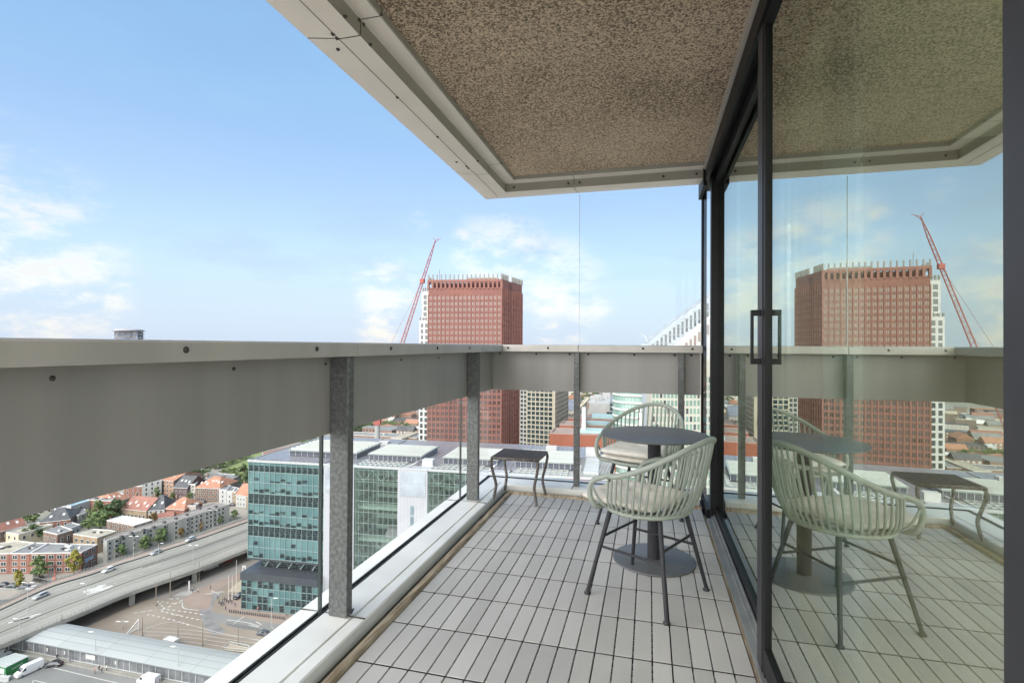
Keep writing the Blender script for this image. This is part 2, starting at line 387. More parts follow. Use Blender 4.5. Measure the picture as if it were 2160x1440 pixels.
for p, ax in sc:
    if ax == 'z':
        mb = MB(); M = Matrix.Translation(p) @ Matrix.Rotation(pi,4,'X'); mb.lathe([(0,.006),(.005,.005),(.0065,.001),(.009,0),(.009,-.003)], 10, M=M); mb.build('screw', screw, ce)
    else: scr(p, 'x').build('screw', screw, ce)
for x in (-1.08,-.63,-.54,.10,.34): 
    scr((x,4.133,2.54),'y').build('screw', screw, ce)

# glazed wall -----------------------------------------------------
fr = thing('door_frame', 'black metal frame of the sliding glass doors with sill tracks and header', 'door frame')
grey = mat('threshold_metal', (.27,.275,.27), .4, .3, var=.15, vscale=5)
q = MB(); q.box(.435,.640,YB,4.0,-.03,.028); q.box(.405,.434,YB,4.0,-.03,.012); q.box(.452,.458,YB,4.0,.028,.040); q.box(.505,.511,YB,4.0,.028,.040); q.build('threshold', grey, fr)
q = MB(); q.box(.3935,.404,YB,4.10,-.03,-.004); q.build('gap_strip', timber, fr)
q = MB(); q.box(.398,.640,YB,4.06,2.505,2.598); q.box(.385,.397,YB,4.06,2.545,2.598,1); q.box(.398,.42,YB,4.06,2.46,2.505); q.box(.462,.475,YB,4.06,2.42,2.505); q.build('header', [black, aluL], fr)
q = MB(); q.box(.431,.600,4.0,4.075,-.01,2.504); q.build('jamb', black, fr)
q = MB(); q.box(.412,.450,4.50,4.56,-.3,2.62); q.build('corner_mullion', black, fr)
q = MB(); q.box(.412,.5,4.076,4.5,2.506,2.60); q.box(.412,.5,4.076,4.5,-.03,.05); q.build('corner_rail', black, fr)
q = MB(); q.box(.385,.412,4.10,4.50,2.44,2.60); q.build('corner_flashing', black, fr)
def dglass(name, fac): return glassmat(name, (.87,.95,.86), .26, fac, (.84,.89,.82), power=1.1)
doorglass = dglass('coated_door_glass', .85)
# sliding leaf nearer the camera
dr = thing('sliding_door', 'near glass sliding door leaf with black handle', 'sliding door', (.43,1.4,.03))
q = MB(); q.box(.4245,.4365,.70,2.12,.135,2.46); q.build('glass_pane', doorglass, dr, world=True)
q = MB(); q.box(.409,.448,2.13,2.215,.03,2.50,1); q.box(.412,.446,2.095,2.131,.03,2.50,0); q.build('stile', [black, blackg], dr, world=True)
q = MB(); q.box(.390,.455,.40,.717,.03,2.50,0); q.build('stile', blackg, dr, world=True)
q = MB(); q.box(.412,.448,.718,2.095,.045,.136); q.box(.412,.448,.718,2.095,2.43,2.50); q.build('rail', black, dr, world=True)
q = MB()
q.box(.372,.3815,2.135,2.155,1.176,1.381); q.box(.3815,.4115,2.135,2.155,1.176,1.198); q.box(.3815,.4115,2.135,2.155,1.359,1.381); q.build('handle', black, dr, world=True, bevel=.0015)
# fixed leaf
fx = thing('fixed_window', 'far fixed glass leaf behind the sliding door stile', 'window', (.48,3.1,.03))
q = MB(); q.box(.4750,.487,2.05,4.0,.09,2.44); q.build('glass_pane', doorglass, fx, world=True)
q = MB(); q.box(.463,.499,2.05,4.0,.03,.091); q.box(.476,.499,2.05,4.0,2.42,2.5); q.build('rail', black, fx, world=True)
q = MB(); q.box(.420,.430,4.08,4.49,.05,2.50); q.build('corner_pane', MATS['clear_screen'], fr)
# the dim room behind the glass
wallm = mat('room_wall', (.24,.17,.12), .8); 
rm = MB(); rm.box(.64,4.2,4.0,4.1,-.02,2.6)
o = rm.build('room_wall', wallm); tag(o, kind='structure')
rf = MB(); rf.box(.645,4.2,YB,4.0,-.029,.02); tag(rf.build('room_floor', mat('room_floor', (.66,.51,.29), .5, var=.2, vscale=2, stretch=(8,1,1))), kind='structure')
def curtain(y0, y1, x, nm, lab, folds):
    mb = MB(); n = folds*8; vs = []
    for j in range(n+1):
        y = y0+(y1-y0)*j/n; xx = x+.03*sin(j/8*2*pi)+.01*sin(j*1.7)
        vs += [(xx,y,.03),(xx,y,2.55)]
    mb.add(vs, [(2*j,2*j+2,2*j+3,2*j+1) for j in range(n)], 0, True)
    o = mb.build(nm, sheer); sol = o.modifiers.new('thick','SOLIDIFY'); sol.thickness = .002; tag(o, lab, 'curtain'); return o
sheer = bpy.data.materials.new('sheer_fabric'); sheer.use_nodes = True; nt = sheer.node_tree
pb = nt.nodes['Principled BSDF']; pb.inputs['Base Color'].default_value = (.75,.8,.76,1); pb.inputs['Alpha'].default_value = .75
curtain(2.15, 2.42, .72, 'sheer_curtain', 'pale sheer curtain gathered behind the sliding door glass', 5)

# ---------------------------------------------------------------- bistro furniture
sage = mat('sage_green_coat', (.285,.31,.268), .42, var=.04, vscale=4, spec=.4)
dark = mat('charcoal_coat', (.027,.026,.031), .5, spec=.3, var=.08, vscale=6)
cush = mat('cushion_linen', (.66,.62,.55), .9, var=.06, vscale=14, bump=.25, bscale=420)
tab = mat('table_top_coat', (.10,.10,.103), .40, spec=.45, var=.05, vscale=5)
def spl(p, n):          # Catmull-Rom through points
    p = [Vector(q) for q in p]; out_ = []
    for i in range(len(p)-1):
        a = p[max(i-1,0)]; b = p[i]; c = p[i+1]; d = p[min(i+2,len(p)-1)]
        for k in range(n):
            t = k/n; out_.append(.5*((2*b)+(c-a)*t+(2*a-5*b+4*c-d)*t*t+(3*b-a-3*c+d)*t**3))
    out_.append(p[-1]); return out_
def rimpt(ph):          # ph: degrees from the back, front is -y
    a = radians(ph); u = abs(ph)/118
    rx = .285; ry = .30 if abs(ph) < 90 else .235
    z = .615+.19*(.5+.5*cos(pi*min(1,u*1.02)))
    return Vector((rx*sin(a)*(1-.04*u), ry*cos(a)+.015, z))
def ringpt(ph):
    a = radians(ph); return Vector((.222*sin(a), .205*cos(a), .441))
def make_chair(label, cushions):
    t = thing('garden_armchair', label, 'armchair')
    rim = [rimpt(p) for p in range(-118,119,4)]
    L = [ringpt(-140)+Vector((0,0,0)), Vector((-.225,-.165,.448)), Vector((-.245,-.185,.505)), Vector((-.250,-.165,.575)), rim[0]+Vector((0,.0,-.004))]
    Rr = [Vector((-v.x,v.y,v.z)) for v in reversed(L)]
    path = spl(L[:-1]+rim[1:-1:3]+Rr[1:], 5)
    b = MB(); b.tube(path, .0135, 12); b.build('rim', sage, t)
    b = MB(); b.tube([ringpt(p) for p in range(0,360,8)], .013, 10, closed=True)
    for yy in (-.12,-.06,0,.06,.12):
        h = .222*math.sqrt(max(0,1-(yy/.205)**2)); b.box(-h,h,yy-.012,yy+.012,.436,.442)
    b.build('seat_frame', sage, t)
    b = MB()
    for i in range(35):
        ph = -119+238*i/34
        top = rimpt(ph) if abs(ph) <= 118 else rimpt(118*(1 if ph>0 else -1))
        bot = ringpt(ph*1.02); mid = (top+bot)/2; o_ = Vector((mid.x,mid.y,0)).normalized()
        if abs(ph) > 112: top = Vector((.250*(1 if ph>0 else -1),-.172,.56))
        low_ = bot.lerp(top,.25)+o_*.022; hi_ = bot.lerp(top,.65)+o_*.014
        b.tube(spl([bot,low_,hi_,top],3), .0063, 7, caps=False)
    b.build('ribs', sage, t)
    for sx, sy in ((1,1),(-1,1),(1,-1),(-1,-1)):
        b = MB(); b.tube([(sx*.125,sy*.125,.440),(sx*.135,sy*.135,.415),(sx*.222,sy*.212,.012)], [.012,.0125,.0095], 10)
        lg = b.build('leg', dark, t)
        b = MB(); b.lathe([(0,0),(.016,0),(.017,.006),(.010,.012),(.010,.02)], 14, (sx*.222,sy*.212,0)); b.build('foot', dark, lg)
    def lp(sx,sy,z): k = (.40-z)/.388; return (sx*(.135+.087*k), sy*(.135+.077*k), z)
    for a, b_ in (((-1,-1,.235),(-1,1,.235)),((1,-1,.235),(1,1,.235)),((-1,-1,.285),(1,-1,.285)),((-1,1,.285),(1,1,.285))):
        q = MB(); q.tube([lp(*a),lp(*b_)], .0068, 8); q.build('stretcher', dark, t)
    q = MB(); q.box(-.13,.13,-.135,-.115,.424,.434); q.box(-.13,.13,.115,.135,.424,.434); q.build('leg_bracket', dark, t)
    return t
def make_cushion(seed, w, dp, th):
    random.seed(seed); mb = MB(); n = 26; vs = []
    tuft = [(-.22,-.22),(.22,-.22),(-.22,.22),(.22,.22),(0,0)]
    for side in (1,-1):
        for i in range(n+1):
            for j in range(n+1):
                u = -1+2*i/n; v = -1+2*j/n
                # squircle mapping
                k = 1-.18*min(1,abs(u)**4*abs(v)**4)*1.0
                x = u*w/2*(1-.07*v**2*abs(u)**3); y = v*dp/2*(1-.07*u**2*abs(v)**3)
                r_ = (max(0,1-abs(u)**5))**.5*(max(0,1-abs(v)**5))**.5
                z = th/2*r_
                for a, c_ in tuft: z -= .016*math.exp(-((u-a*1.9)**2+(v-c_*1.9)**2)/.018)*(side>0)
                z += .0025*sin(9*u+seed)*sin(7*v+seed*2)*r_
                vs.append((x,y,th/2+side*z))
    m_ = (n+1)**2
    fs = []
    for i in range(n):
        for j in range(n):
            a = i*(n+1)+j; fs.append((a,a+n+1,a+n+2,a+1)); b_ = a+m_; fs.append((b_,b_+1,b_+n+2,b_+n+1))
    mb.add(vs, fs, 0, True); return mb
def chair_at(x, y, fx_, fy_, label): 
    c = make_chair(label, 1); c['group'] = 'sage armchairs at the bistro table'
    c.location = (x,y,.001); c.rotation_euler = (0,0,atan2(fy_,fx_)+pi/2); return c
c1 = chair_at(-.005,2.74,-.885,.465,'sage green ribbed armchair in front of the table, near the sliding door')
c2 = chair_at(-.06,3.80,-.39,-.92,'sage green ribbed armchair behind the table, against the far railing')
def cush_at(c, z, lab, seed, dx=0, dy=0, tilt=0, rz=0):
    mb = make_cushion(seed, .43, .43, .05); o = mb.build('seat_cushion', cush); 
    o.matrix_world = Matrix.Translation(c.location) @ Matrix.Rotation(c.rotation_euler.z,4,'Z') @ Matrix.Translation((dx,dy,z)) @ Matrix.Rotation(tilt,4,'X') @ Matrix.Rotation(rz,4,'Z')
    me = o.modifiers.new('weld','WELD'); me.merge_threshold = .0004
    tag(o, lab, 'cushion', 'seat cushions on the armchairs'); return o
cush_at(c1, .452, 'cream tufted seat cushion on the near armchair', 3, 0, -.07, .0)
cush_at(c2, .452, 'lower cream seat cushion of the pair on the far armchair', 5, .0, -.01)
cush_at(c2, .500, 'upper cream tufted cushion of the pair on the far armchair', 8, .01, -.05, .02, .03)
t = thing('bistro_table', 'round charcoal pedestal table between the two green armchairs', 'table', (.03,3.16,.001))
q = MB(); q.lathe([(0,.718),(.285,.718),(.303,.722),(.305,.726),(.304,.730),(.301,.731),(0,.731)], 72); q.build('table_top', tab, t)
q = MB(); q.lathe([(.037,.012),(.037,.717)], 36); q.build('column', dark, t)
q = MB(); q.lathe([(.233,.0),(.235,.004),(.233,.009),(.229,.010),(.04,.011),(.037,.012)], 64); q.build('base_plate', tab, t)
q = MB(); q.box(-.12,.12,-.02,.02,.708,.7175); q.box(-.02,.02,-.12,.12,.7081,.7176); q.build('top_bracket', dark, t)
# wicker stool
wick = mat('wicker_brown', (.045,.038,.035), .6, vscale=55, col2=(.20,.17,.155), stretch=(1,3,1), lo=.35, hi=.7, bump=.6, bscale=120)
t = thing('side_table', 'low dark brown wicker side table in the railing corner', 'side table', (-1.005,4.09,.001), radians(-1.5))
W2, D2, HT = .185, .165, .372
q = MB(); nx, ny = 34, 14
vs = []
for i in range(nx*3+1):
    for j in range(ny*2+1):
        x = -W2+2*W2*i/(nx*3); y = -D2+2*D2*j/(ny*2)
        vs.append((x,y,HT-.004+.0030*sin(i/3*2*pi+ (pi if (j//2)%2 else 0))*(1)))
M_ = ny*2+1
q.add(vs, [(i*M_+j,(i+1)*M_+j,(i+1)*M_+j+1,i*M_+j+1) for i in range(nx*3) for j in range(ny*2)], 0, True)
q.tube([(-W2,-D2,HT-.012),(W2,-D2,HT-.012),(W2,D2,HT-.012),(-W2,D2,HT-.012)], .0125, 8, closed=True); q.box(-W2,W2,-D2,D2,HT-.016,HT-.010); q.build('top', wick, t)
for sx, sy in ((1,1),(-1,1),(1,-1),(-1,-1)):
    bz = .0 if sx > 0 else .0
    pts = spl([(sx*(W2-.002),sy*(D2-.002),HT-.02),(sx*(W2+.004),sy*(D2+.004),HT*.86),(sx*(W2-.012),sy*(D2-.010),HT*.62),(sx*(W2-.030),sy*(D2-.022),HT*.40),(sx*(W2-.020),sy*(D2-.016),HT*.2),(sx*(W2-.006),sy*(D2-.004),.012 if sx>0 else .028)], 4)
    q = MB(); q.tube(pts, .0115, 10); lg = q.build('leg', wick, t)
ALB = .75
# ================================================================ CITY: materials
def grid(name, base, line, sx, sy, lw, rough=.5, var=.15, metal=0, spec=.5, col2=None):
    """a surface ruled by thin joints (x along the building, y up or across), with patches of tone between them"""
    base = tuple(v*ALB for v in base); line = tuple(v*ALB for v in line)
    m = bpy.data.materials.new(name); m.use_nodes = True; nt = m.node_tree; b = nt.nodes['Principled BSDF']; b.inputs['Roughness'].default_value = rough; b.inputs['Metallic'].default_value = metal; b.inputs['Specular IOR Level'].default_value = spec
    t = nt.nodes.new('ShaderNodeTexCoord'); br = nt.nodes.new('ShaderNodeTexBrick'); nt.links.new(t.outputs['Object'], br.inputs[0])
    br.offset = 0; br.inputs['Scale'].default_value = 1; br.inputs['Brick Width'].default_value = sx; br.inputs['Row Height'].default_value = sy; br.inputs['Mortar Size'].default_value = lw; br.inputs['Mortar Smooth'].default_value = .2
    c2 = col2 or tuple(c*(1+var) for c in base)
    br.inputs['Color1'].default_value = (*[c*(1-var) for c in base], 1); br.inputs['Color2'].default_value = (*c2, 1); br.inputs['Mortar'].default_value = (*line, 1)
    nt.links.new(br.outputs[0], b.inputs['Base Color']); MATS[name] = m; return m
cg = mat('window_glass_dark', (.035,.045,.05), .12, spec=.8, var=.5, vscale=.15)
wfr = mat('window_frame_white', (.58,.57,.54), .6)
white = mat('white_render', (.48,.48,.47), .7, var=.05, vscale=.3)
brickr = mat('red_brick', (.21,.095,.068), .85, vscale=.5, col2=(.29,.135,.10))
brickb = mat('brown_brick', (.17,.115,.085), .85, vscale=.5, col2=(.25,.17,.13))
brickp = mat('purple_brick', (.13,.085,.085), .8, var=.15, vscale=.5)
brickt = mat('tan_brick', (.36,.27,.18), .85, var=.15, vscale=.4)
stone = mat('grey_render', (.36,.36,.33), .8, var=.07, vscale=.25)
roofg = mat('felt_roof_grey', (.20,.205,.205), .9, var=.18, vscale=.25)
rooft = mat('gravel_roof_tan', (.36,.33,.26), .95, var=.15, vscale=.35)
roofw = mat('white_roof', (.66,.65,.62), .8, vscale=.3, col2=(.54,.52,.48), lo=.5, hi=.75)
tileo = mat('orange_tiles', (.33,.155,.095), .8, vscale=.6, col2=(.40,.205,.13), bump=.3, bscale=3)
tiler = mat('red_brown_tiles', (.23,.10,.075), .8, vscale=.6, col2=(.31,.145,.105), bump=.3, bscale=3)
tiled = mat('dark_tiles', (.06,.062,.065), .75, var=.2, vscale=.6)
asph = mat('asphalt_grey', (.165,.165,.157), .9, vscale=.06, col2=(.215,.213,.20), detail=9)
deckm = mat('viaduct_asphalt', (.225,.217,.188), .9, vscale=.05, col2=(.285,.275,.24), detail=9)
lane2 = mat('viaduct_lane_dark', (.19,.187,.17), .9, vscale=.05, col2=(.24,.235,.21), detail=9)
pinkp = mat('red_asphalt_strip', (.29,.22,.185), .9, vscale=.1, col2=(.33,.265,.22))
conc = mat('viaduct_concrete', (.27,.26,.23), .85, var=.15, vscale=.3)
line_ = mat('road_paint', (.55,.54,.50), .8, vscale=1, col2=(.42,.41,.38))
brownp = mat('brown_paving', (.20,.16,.122), .9, vscale=.05, col2=(.285,.24,.19), detail=10)
tanp = mat('tan_paving', (.38,.32,.23), .9, vscale=.08, col2=(.32,.27,.20))
brkp = mat('brick_paving', (.24,.175,.14), .9, vscale=.08, col2=(.29,.225,.185))
streetp = mat('street_clinker', (.25,.222,.188), .9, vscale=.08, col2=(.31,.28,.24))
railm = mat('rail_steel_pale', (.48,.47,.43), .5, .3)
metal_pale = mat('pale_metal', (.50,.52,.51), .5, .2)
grassm = mat('grass', (.13,.19,.055), .95, vscale=.12, col2=(.21,.25,.09))
teal = mat('teal_glass_panel', (.075,.15,.155), .10, spec=.7, vscale=.12, col2=(.125,.225,.225))
office = mat('office_glass', (.010,.017,.020), .10, spec=.45, vscale=1.1, col2=(.11,.15,.15), detail=6, lo=.5, hi=.72, stretch=(1,1,1.6))
# ---------------------------------------------------------------- windows: one mesh per size, one object per window
WM = {}
def wmesh(w, h, kind):
    k = (round(w,2), round(h,2), kind)
    if k in WM: return WM[k]
    f, g = WKIND[kind]; mb = MB()
    if f is None: mb.box(-w/2,w/2,-.06,.05,0,h,0); ms = [g]
    else:
        e = .13; mb.box(-w/2,w/2,-.09,.05,0,h,0)
        n = 2 if w > 1.3 else 1
        for i in range(n):
            a = -w/2+e+(w-e)*i/n; mb.box(a, a+(w-e)/n-e, -.10, -.04, e, h*.45-e/2 if h > 1.6 else h-e, 1)
            if h > 1.6: mb.box(a, a+(w-e)/n-e, -.10, -.04, h*.45+e/2, h-e, 1)
        ms = [f, g]
    me = bpy.data.meshes.new('window'); me.from_pydata(mb.v, [], mb.f)
    for q in ms: me.materials.append(q)
    me.polygons.foreach_set('material_index', mb.m); me.update(); WM[k] = me; return me
pale_glass = mat('window_blind_pale', (.24,.18,.155), .3, spec=.6)
teal_lit = mat('green_glass_window', (.13,.235,.195), .12, spec=.7, vscale=.2, col2=(.20,.31,.26))
WKIND = {'w': (wfr, cg), 'd': (None, cg), 'p': (None, pale_glass), 'o': (None, office), 'g': (None, teal_lit),
         'k': (mat('window_frame_dark',(.05,.05,.055),.6), cg)}
class Fac:
    """gathers the windows of one building; the nearest hundred become window parts, the rest one part"""
    def __init__(s, root): s.root = root; s.w = []
    def add(s, p, ang, w, h, kind='w'): s.w.append((Vector(p), ang, w, h, kind))
    def wall(s, a, b, zs, w, h, n=None, step=None, margin=.8, kind='w', skip=None):
        a = Vector((a[0],a[1])); b = Vector((b[0],b[1])); d = b-a; L = d.length; u = d/L; nrm = Vector((u.y,-u.x))
        if n is None: n = max(1, int((L-2*margin)/step))
        ang = atan2(u.y,u.x)
        for r, z in enumerate(zs):
            for i in range(n):
                if skip and skip(i, r): continue
                t = margin+(L-2*margin)*(i+.5)/n; p = a+u*t
                s.add((p.x,p.y,z), ang, w, h, kind)
    def done(s, limit=100, name='window'):
        s.w.sort(key=lambda q: (q[0]-CAM).length/ (q[2]*q[3])**.5)
        for p, ang, w, h, k in s.w[:limit]:
            o = bpy.data.objects.new(name, wmesh(w,h,k)); COL.objects.link(o); o.parent = s.root; o.location = p-s.root.location; o.rotation_euler = (0,0,ang)
        rest = s.w[limit:]
        if rest:
            mb = MB(); mats = []; 
            for p, ang, w, h, k in rest:
                me = wmesh(w,h,k); M = Matrix.Translation(p) @ Matrix.Rotation(ang,4,'Z')
                for q in me.polygons:
                    m_ = me.materials[q.material_index]
                    if m_ not in mats: mats.append(m_)
                    mb.add([me.vertices[i].co for i in q.vertices], [tuple(range(len(q.vertices)))], mats.index(m_), False, M)
            o = mb.build(name, mats, s.root, world=True); o['kind'] = 'stuff'
def edges_cam(poly):
    poly = ccw(poly); out_ = []
    for i in range(len(poly)):
        a, b = poly[i], poly[(i+1)%len(poly)]; mx_, my_ = (a[0]+b[0])/2, (a[1]+b[1])/2
        n = Vector((b[1]-a[1], -(b[0]-a[0])))
        if n.dot(Vector((-mx_,-my_))) > 0: out_.append((a,b))
    return out_
def inset(poly, d):
    poly = ccw(poly); n = len(poly); out_ = []
    for i in range(n):
        p0, p1, p2 = Vector(poly[i-1][:2]), Vector(poly[i][:2]), Vector(poly[(i+1)%n][:2])
        e1 = (p1-p0).normalized(); e2 = (p2-p1).normalized(); n1 = Vector((-e1.y,e1.x)); n2 = Vector((-e2.y,e2.x))
        k = (n1+n2); k = k/max(.3,k.dot(n1)); q = p1+k*d; out_.append((q.x,q.y))
    return out_
def flat(label, poly, zr, wall, roof, cat='house', name='flat_roof_house', h=None, win=None, rim=None, group=None, base=GZ, bits=0, chim=0):
    """flat-roofed building from its roof outline"""
    poly = [(p[0],p[1]) for p in poly]; c = Vector((sum(p[0] for p in poly)/len(poly), sum(p[1] for p in poly)/len(poly), base))
    t = thing(name, label, cat, c, group=group)
    MB().prism(poly, base, zr, bottom=False).build('wall', wall, t, world=True)
    ro = MB(); pc = ccw(poly); ins = inset(poly, .35); n = len(pc)
    for i in range(n):
        a, b, c_, d = pc[i], pc[(i+1)%n], ins[(i+1)%n], ins[i]
        ro.add([(a[0],a[1],zr+.35),(b[0],b[1],zr+.35),(c_[0],c_[1],zr+.35),(d[0],d[1],zr+.35)], [(0,1,2,3)], 1)
        ro.add([(a[0],a[1],zr),(b[0],b[1],zr),(b[0],b[1],zr+.35),(a[0],a[1],zr+.35)], [(0,1,2,3)], 1)
        ro.add([(d[0],d[1],zr+.05),(c_[0],c_[1],zr+.05),(c_[0],c_[1],zr+.35),(d[0],d[1],zr+.35)], [(3,2,1,0)], 1)
    ro.add([(p[0],p[1],zr+.05) for p in ins], [tuple(range(n))], 0)
    r = ro.build('roof', [roof, rim or wfr], t, world=True)
    rnd = random.Random(len(label)*7+int(poly[0][0]))
    for k in range(bits):
        x = sum(p[0]*w_ for p, w_ in zip(ins, ws_(rnd, n))) ; 
        w_ = ws_(rnd, n); x = sum(p[0]*q for p, q in zip(ins, w_)); y = sum(p[1]*q for p, q in zip(ins, w_))
        s_ = rnd.uniform(.4,.9); MB().box(x-s_,x+s_,y-s_*.7,y+s_*.7,zr+.05,zr+rnd.uniform(.3,1.0)).build(*(('skylight', roofw) if k%2 else ('roof_vent', mat('vent_dark',(.07,.065,.065),.8))), t, world=True)
    if win:
        f = Fac(t)
        for a, b in edges_cam(poly):
            L = hypot(b[0]-a[0],b[1]-a[1])
            if L < 2.2: continue
            f.wall(a, b, win['z'], win['w'], win['h'], step=win['step'], margin=win.get('m',.5), kind=win.get('k','w'))
        f.done()
    return t
def ws_(rnd, n):
    w_ = [rnd.random()+.15 for _ in range(n)]; s_ = sum(w_); return [q/s_ for q in w_]
def gabled(label, a, b, depth, ze, hr, wall, roof, hip=0, cat='house', name='gabled_house', win=None, base=GZ, sky=0, chim=1, group=None, over=.3):
    """house on the front edge a-b (camera side), running depth metres back; ridge parallel to the front"""
    a = Vector((a[0],a[1])); b = Vector((b[0],b[1])); u = (b-a).normalized(); L = (b-a).length; v = Vector((-u.y,u.x))
    if v.dot(a) < 0: v = -v
    t = thing(name, label, cat, (*(a+u*L/2+v*depth/2), base), group=group)
    def q(s, r, z): p = a+u*s+v*r; return (p.x,p.y,z)
    poly = [q(0,0,0)[:2],q(L,0,0)[:2],q(L,depth,0)[:2],q(0,depth,0)[:2]]
    w = MB().prism(poly, base, ze, bottom=False)
    if hip == 0:
        for s in (0,L): w.add([q(s,0,ze),q(s,depth,ze),q(s,depth/2,ze+hr*.97)], [(0,1,2)])
    w.build('wall', wall, t, world=True)
    o = over; r = MB(); z0 = ze-.05
    A_,B_,C_,D_ = q(-o,-o,z0),q(L+o,-o,z0),q(L+o,depth+o,z0),q(-o,depth+o,z0); E_,F_ = q(hip if hip else -o,depth/2,ze+hr),q(L-hip if hip else L+o,depth/2,ze+hr)
    r.add([A_,B_,F_,E_], [(0,1,2,3)]); r.add([C_,D_,E_,F_], [(0,1,2,3)])
    if hip: r.add([B_,C_,F_], [(0,1,2)]); r.add([D_,A_,E_], [(0,1,2)])
    r.add([q(-o,-o,z0-.3),q(L+o,-o,z0-.3),B_,A_], [(0,1,2,3)], 1)
    ro = r.build('roof', [roof, wfr], t, world=True)
    rnd = random.Random(int(a.x*10)); ang = atan2(u.y,u.x)
    sl_a = atan2(hr, depth/2)
    for k in range(sky):
        s = L*(k+.7)/(sky+.4); rr = depth*.5*rnd.uniform(.3,.6); z = ze+hr*rr/(depth/2)
        M = Matrix.Translation(q(s,rr,z+.06)) @ Matrix.Rotation(ang,4,'Z') @ Matrix.Rotation(sl_a,4,'X')
        MB().box(-.45,.45,-.7,.7,-.05,.06,M=M).build('skylight', roofw, t, world=True)
    for k in range(chim):
        s = L*(.08 if k == 0 else .92); MB().box(*(lambda p: (p[0]-.45,p[0]+.45,p[1]-.45,p[1]+.45))(q(s,depth/2,0)), ze+hr-.6, ze+hr+1.1).build('chimney', brickb, t, world=True)
    if win:
        f = Fac(t)
        for p0, p1 in edges_cam(poly):
            if hypot(p1[0]-p0[0],p1[1]-p0[1]) > 2.5: f.wall(p0, p1, win['z'], win['w'], win['h'], step=win['step'], margin=.4, kind=win.get('k','w'))
        f.done()
    return t
# ================================================================ ground
g = MB(); g.lathe([(0,0),(300,0),(800,0),(2000,0),(6000,-2)], 64, (0,0,GZ)); gr = g.build('ground', mat('city_ground', (.20,.20,.16), .95, vscale=.012, col2=(.30,.28,.23), detail=8)); tag(gr, kind='structure')
def region(name, px, z, m, dz=0):
    mb = MB(); mb.sheet([tuple(P(x,y,z+dz)) for x,y in px]); me = mb.build(name, m); 
    tag(me, kind='structure'); return me
region('plaza', [(60,1330),(285,1262),(523,1170),(700,1110),(900,1130),(800,1280),(620,1400),(520,1420),(120,1330)], GZ, brownp, .03)
region('parking_lot', [(-500,1300),(-60,1335),(22,1362),(330,1412),(560,1440),(700,1700),(-700,1800)], GZ, asph, .035)
region('side_street', [(-80,1205),(0,1212),(175,1205),(215,1188),(260,1178),(150,1222),(0,1290),(-80,1320)], GZ, streetp, .03)
region('square', [(240,1045),(300,1040),(480,1060),(520,1075),(520,1095),(480,1080),(300,1062)], GZ, streetp, .02)
region('road', [(449,1291),(600,1317),(760,1345),(720,1372),(574,1333),(500,1325),(474,1317),(440,1300)], GZ, asph, .05)
region('underpass_road', [(290,1262),(420,1215),(523,1176),(640,1130),(700,1150),(523,1208),(480,1230),(420,1250),(370,1262)], GZ, mat('underpass_asphalt',(.24,.22,.20),.9,var=.1,vscale=.1), .05)
region('traffic_island', [(385,1270),(388,1262),(418,1240),(470,1222),(523,1200),(523,1213),(478,1232),(450,1252),(440,1285),(400,1280)], GZ, brkp, .08)
region('pavement', [(500,1250),(523,1213),(700,1150),(760,1350),(600,1316),(480,1290),(470,1280)], GZ, brkp, .09)
region('tan_pavement', [(480,1247),(500,1228),(560,1200),(560,1225),(505,1248)], GZ, tanp, .11)
region('park_lawn', [(455,975),(480,1000),(523,1012),(600,1000),(640,960),(560,950)], GZ, grassm, .03)
# tyre-dark curve on the plaza
cv = [P(x,y,GZ+.06) for x,y in ((462,1250),(445,1262),(436,1278),(437,1300),(448,1320),(466,1334))]; cw = spl(cv, 5)
def ribbon(pts, w, mb, z=None):
    n = len(pts); vs = []
    for i, p in enumerate(pts):
        t_ = (pts[min(i+1,n-1)]-pts[max(i-1,0)]); t_.z = 0; t_.normalize(); s_ = Vector((-t_.y,t_.x,0))*w/2
        vs += [p+s_, p-s_]
    mb.add(vs, [(2*i,2*i+1,2*i+3,2*i+2) for i in range(n-1)]); return mb
tag(ribbon(cw, 3.4, MB()).build('tram_curve', mat('tram_bed_dark', (.19,.185,.18), .9, var=.2, vscale=.5)), kind='structure')
mk = MB()
def pl(pts, w, z=GZ, dz=.13, dash=None):
    pts = [P(x,y,z+dz) for x,y in pts]
    pts = spl(pts, 4) if len(pts) > 2 else pts
    if dash is None: ribbon(pts, w, mk); return
    a = pts[0]; L = [0]
    for i in range(1,len(pts)): L.append(L[-1]+(pts[i]-pts[i-1]).length)
    def at_(s):
        for i in range(1,len(pts)):
            if s <= L[i]: return pts[i-1].lerp(pts[i], (s-L[i-1])/(L[i]-L[i-1]))
        return pts[-1]
    s = 0
    while s < L[-1]: ribbon([at_(s), at_(min(L[-1],s+dash[0]))], w, mk); s += dash[0]+dash[1]
for i in range(6):
    pl([(369+i*5.2,1256-i*.2),(386+i*5.2,1246.5-i*.2)], .45)
for q in ([(358,1262),(383,1262)],[(340,1268),(366,1272),(384,1268)],[(332,1267),(350,1285)],[(386,1264),(350,1282),(336,1287)],[(282,1292),(322,1286)],[(294,1291),(330,1285)],
          [(310,1295),(340,1301),(370,1308),(400,1318)],[(352,1284),(395,1290),(430,1296)],[(340,1288),(390,1300),(430,1308)]): pl(q, .55, dash=(1.1,1.1))
for q in ([(362,1295),(382,1297)],[(252,1312),(262,1307)],[(478,1306),(520,1312),(547,1320)],[(491,1316),(515,1299)],[(540,1310),(552,1317)],[(524,1317),(545,1322)],[(571,1322),(577,1324)],
          [(385,1270),(388,1282),(420,1286)],[(430,1252),(470,1246)],[(446,1245),(462,1252)],[(436,1253),(474,1247)]): pl(q, .35)
